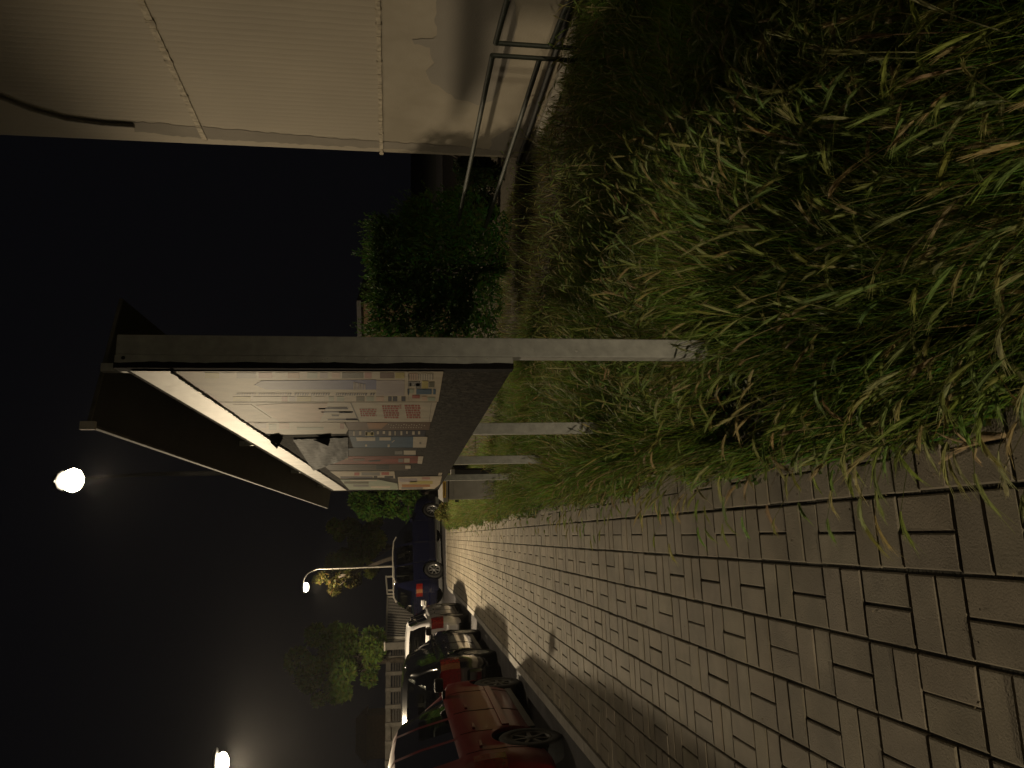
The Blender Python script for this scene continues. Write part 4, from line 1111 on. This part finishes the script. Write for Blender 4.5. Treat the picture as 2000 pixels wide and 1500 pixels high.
    for s in (1, -1):
        b = MB(); seg = []
        yy = [0.30, 0.20, 0.11, 0.05, 0.0]
        for z in (z0, (z0 + z1) / 2, z1):
            for y in yy: seg.append(Vector((s * (sidex(y, z) + 0.008), y - (0.006 if y < 0.06 else 0.0), z)))
            seg.append(Vector((s * (sidex(0.0, z) - wl), -0.010, z)))
        n_ = len(yy) + 1
        for r_ in range(2):
            for k in range(n_ - 1):
                b.add([seg[r_ * n_ + k], seg[r_ * n_ + k + 1], seg[(r_ + 1) * n_ + k + 1], seg[(r_ + 1) * n_ + k]], [(0, 1, 2, 3)], 1 if (amber and k in (2, 3) and True) else 0, False)
        b.build('tail_light', [M['taillight'], M['lens2']], t)
    fw_ = hw * 0.80
    b = MB(); b.box((0, 0.02, 0.42), (W * 0.84, 0.12, 0.26), 0, None, 0.04); b.build('rear_bumper', M['trim'] if paint in (M['red'],) else paint, t)
    b = MB(); b.box((0, L - 0.02, 0.42), (W * 0.70, 0.12, 0.26), 0, None, 0.04); b.build('front_bumper', M['trim'] if paint in (M['red'],) else paint, t)
    if plate:
        b = MB(); b.box((0, -0.012, 0.70), (0.52, 0.012, 0.115), 0, None, 0.003); b.build('number_plate', M['plate'], t)
    for s in (1, -1):
        b = MB(); b.box((s * hw * 0.55, L - 0.06, 0.66), (0.26, 0.10, 0.12), 0, None, 0.03); b.build('headlight', M['chrome'], t)
    # seats seen through the glass
    zs_ = interp(belt, L * 0.5)
    for s in (1, -1):
        for ysn in (rear_ov + wb * 0.22, rear_ov + wb * 0.58):
            b = MB(); b.box((s * hw * 0.46, ysn, zs_ - 0.12), (0.46, 0.16, 0.62), 0, Matrix.Rotation(R(12), 3, 'X'), 0.05); b.box((s * hw * 0.46, ysn - 0.07, zs_ + 0.27), (0.24, 0.09, 0.17), 0, None, 0.035); b.build('seat', M['seat'], t)
    return t

def rr_corner(X, Y, dz=-0.085): return (X, Y, gz(Y + 2) + dz)
# red MPV nearest the camera
car('parked_car', 'dark red hatchback nearest the camera, parked at the kerb', rr_corner(-1.86, 6.42), R(0), M['red'], 4.15, 1.72, 1.66, 0.82, 2.62, 0.31,
    roof=[(0, 0.98), (0.1, 1.02), (0.42, 1.57), (0.62, 1.64), (1.4, 1.665), (2.2, 1.64), (2.5, 1.58), (3.15, 1.06), (3.6, 0.97), (4.0, 0.86), (4.15, 0.70)],
    belt=[(0, 0.95), (2.2, 0.99), (3.15, 1.0), (3.6, 0.95), (4.0, 0.84), (4.15, 0.69)],
    glass_side=[(0.48, 1.05), (1.12, 1.88), (1.96, 2.86)], glass_rear=(0.13, 0.42), glass_front=(2.54, 3.1), moulding='paint', light_spec=(0.62, 0.90, 0.14), hub='trim')
car('parked_car', 'glossy black car with a red and amber tail light, between the red and silver cars', rr_corner(-1.92, 11.9), R(0.0), M['carblack'], 4.45, 1.76, 1.58, 0.86, 2.72, 0.325,
    roof=[(0, 0.98), (0.1, 1.01), (0.50, 1.47), (0.72, 1.55), (1.6, 1.58), (2.3, 1.55), (2.6, 1.49), (3.3, 1.02), (3.8, 0.94), (4.3, 0.82), (4.45, 0.68)],
    belt=[(0, 0.96), (2.2, 0.98), (3.3, 0.97), (3.8, 0.92), (4.3, 0.80), (4.45, 0.67)],
    glass_side=[(0.55, 1.12), (1.2, 1.95), (2.05, 2.98)], glass_rear=(0.13, 0.5), glass_front=(2.64, 3.25), moulding=False, light_spec=(0.66, 0.96, 0.24), amber=True)
car('parked_car', 'silver hatchback with tall curved red tail lights, third in the parked row', rr_corner(-1.88, 17.55), R(0.5), M['silver'], 4.1, 1.70, 1.50, 0.72, 2.58, 0.31,
    roof=[(0, 0.95), (0.1, 0.99), (0.45, 1.40), (0.66, 1.47), (1.5, 1.50), (2.1, 1.47), (2.4, 1.42), (3.05, 0.98), (3.5, 0.9), (3.95, 0.78), (4.1, 0.66)],
    belt=[(0, 0.93), (2.2, 0.95), (3.05, 0.94), (3.5, 0.88), (3.95, 0.77), (4.1, 0.65)],
    glass_side=[(0.5, 1.05), (1.12, 1.82), (1.9, 2.8)], glass_rear=(0.13, 0.45), glass_front=(2.44, 3.0), moulding=False, light_spec=(0.62, 0.90, 0.10))
pb = onD(867, 1152, 25.6)
car('parked_car', 'dark blue estate car with roof rails, turned side-on at the corner', (pb.x, pb.y, gz(pb.y) - 0.081), R(52), M['blue'], 4.7, 1.80, 1.82, 0.92, 2.80, 0.35,
    roof=[(0, 1.08), (0.1, 1.12), (0.42, 1.66), (0.62, 1.78), (1.8, 1.82), (2.5, 1.79), (2.8, 1.72), (3.5, 1.14), (4.0, 1.04), (4.5, 0.9), (4.7, 0.72)],
    belt=[(0, 1.04), (2.2, 1.08), (3.5, 1.08), (4.0, 1.0), (4.5, 0.88), (4.7, 0.71)],
    glass_side=[(0.5, 1.2), (1.28, 2.1), (2.2, 3.15)], glass_rear=(0.13, 0.42), glass_front=(2.86, 3.45), rails=True, moulding=False, light_spec=(0.78, 1.0, 0.20), amber=True)
py = onD(772, 1348, 20.5)
yc = car('parked_car', 'small yellow car glimpsed over the roof of the black car, across the street', (-5.9, 19.0, gz(21) - 0.085), R(2), M['yellow'], 3.6, 1.62, 1.56, 0.6, 2.35, 0.29,
    roof=[(0, 0.92), (0.1, 0.97), (0.40, 1.40), (0.66, 1.50), (1.3, 1.56), (1.9, 1.52), (2.2, 1.45), (2.8, 0.98), (3.2, 0.9), (3.5, 0.78), (3.6, 0.64)],
    belt=[(0, 0.9), (2.0, 0.94), (2.8, 0.94), (3.2, 0.88), (3.5, 0.76), (3.6, 0.63)],
    glass_side=[(0.5, 1.25), (1.35, 2.55)], glass_rear=(0.13, 0.40), glass_front=(2.24, 2.74), moulding=False, light_spec=(0.66, 0.95, 0.14))
def gate_pillar():
    a = onD(750, 1262, 27.0); base = Vector((a.x, a.y, gz(a.y) - 0.1)); H = a.z - base.z
    t = empty('gate_pillar', base, 0, 'pale square gate pillar with a flat cap, between the slatted fence and the barred gate', 'pillar')
    b = MB(base); b.box(base + Vector((0, 0, H / 2 - 0.04)), (0.26, 0.26, H - 0.08), 0, None, 0.01); b.build('shaft', M['fence'], t)
    b = MB(base); b.box(base + Vector((0, 0, H - 0.03)), (0.32, 0.32, 0.06), 0, None, 0.012); b.build('cap', M['whitemetal'], t)
gate_pillar()

# ------------------------------------------------------------------ far side of the street: fence and hut
def far_fence():
    A = onD(752, 1530, 26.0); B = onD(754, 1256, 31.0); C = onD(757, 1165, 35.0); E = onD(754, 1125, 36.0)
    t = empty('street_fence', (A.x, A.y, gz(A.y) - 0.1), 0, 'grey fence of slatted panels between posts behind the parked cars', 'fence')
    o = Vector(t.location)
    n = 8
    for i in range(n + 1):
        p = A.lerp(B, i / n); b = MB(o); b.box((p.x, p.y, (p.z + o.z) / 2), (0.16, 0.16, p.z - o.z + 0.02), 0); b.build('post', M['fence'], t)
    for i in range(n):
        p = A.lerp(B, i / n); q = A.lerp(B, (i + 1) / n); d = (q - p).normalized()
        p2 = p + d * 0.09; q2 = q - d * 0.09
        b = MB(o)
        b.bar(p2 - Vector((0, 0, 0.10)), q2 - Vector((0, 0, 0.10)), 0.08, 0.20, 0)
        H = p.z - o.z
        k = 0.30
        solid = i in (2,)
        while k < H - 0.1:
            b.bar(p2 - Vector((0, 0, k)), q2 - Vector((0, 0, k)), 0.03, 0.105 if solid else 0.075, 0 if solid else 1); k += 0.105
        b.build('slat_panel', [M['fence'], M['slat']], t)
    t2 = empty('metal_gate', (B.x, B.y, gz(B.y) - 0.1), 0, 'pale metal gate with thin bars next to the slatted fence', 'gate'); o = Vector(t2.location)
    b = MB(o)
    for a, c in ((B, C), (C, E)):
        d = (c - a).normalized(); a2 = a + d * 0.15; Hh = a.z - o.z
        b.bar(a2, c, 0.07, 0.07)
        b.bar(a2 - Vector((0, 0, Hh - 0.25)), c - Vector((0, 0, Hh - 0.25)), 0.06, 0.06)
        for q in (a2, a2 + d * 0.22, c - d * 0.05): b.bar(q, Vector((q.x, q.y, o.z)), 0.08, 0.08)
    b.build('gate_frame', M['whitemetal'], t2)
    b = MB(o)
    for a, c in ((B, C),):
        d = (c - a); L = d.length; d.normalize(); k = 0.5
        while k < L:
            q = a + d * k; b.bar(q, Vector((q.x, q.y, o.z + 0.2)), 0.018, 0.018); k += 0.14
    b.build('gate_bars', M['whitemetal'], t2)
far_fence()

def hut():
    c = onD(728, 1445, 47.0); base = Vector((c.x, c.y, gz(c.y) - 0.1)); zt = c.z + 0.35 - base.z
    t = empty('garden_hut', base, 0, 'small brown hut with a dull red roof behind the slatted fence', 'hut')
    b = MB(base); b.box(base + Vector((0.4, 0, zt / 2)), (2.6, 2.0, zt), 0); b.build('wall', M['brick'], t)
    b = MB(base); x0, x1 = -1.2, 1.9; y0, y1 = -1.25, 1.25; zr = zt + 0.75
    V = [(x0, y0, zt), (x1, y0, zt), (x1, y1, zt), (x0, y1, zt), (x0 + 0.5, 0, zr), (x1 - 0.5, 0, zr)]
    b.add([base + Vector(v) for v in V], [(0, 1, 5, 4), (1, 2, 5), (2, 3, 4, 5), (3, 0, 4), (0, 3, 2, 1)]); b.build('roof', M['redroof'], t)
hut()

# ------------------------------------------------------------------ air volume added to imitate lens glow round the lamps
def lens_glow_haze():
    b = MB(); b.box((0, 22, 6.3), (90, 150, 15.6), 0)
    m = bpy.data.materials.new('lens_glow_volume'); m.use_nodes = True
    nt = m.node_tree; nt.nodes.remove(nt.nodes['Principled BSDF'])
    v = nt.nodes.new('ShaderNodeVolumePrincipled'); v.inputs['Color'].default_value = (0.9, 0.9, 0.92, 1); v.inputs['Density'].default_value = 0.0003; v.inputs['Anisotropy'].default_value = 0.6
    nt.links.new(v.outputs[0], nt.nodes['Material Output'].inputs['Volume'])
    o = b.build('lens_glow_haze', m); o['kind'] = 'stuff'
lens_glow_haze()
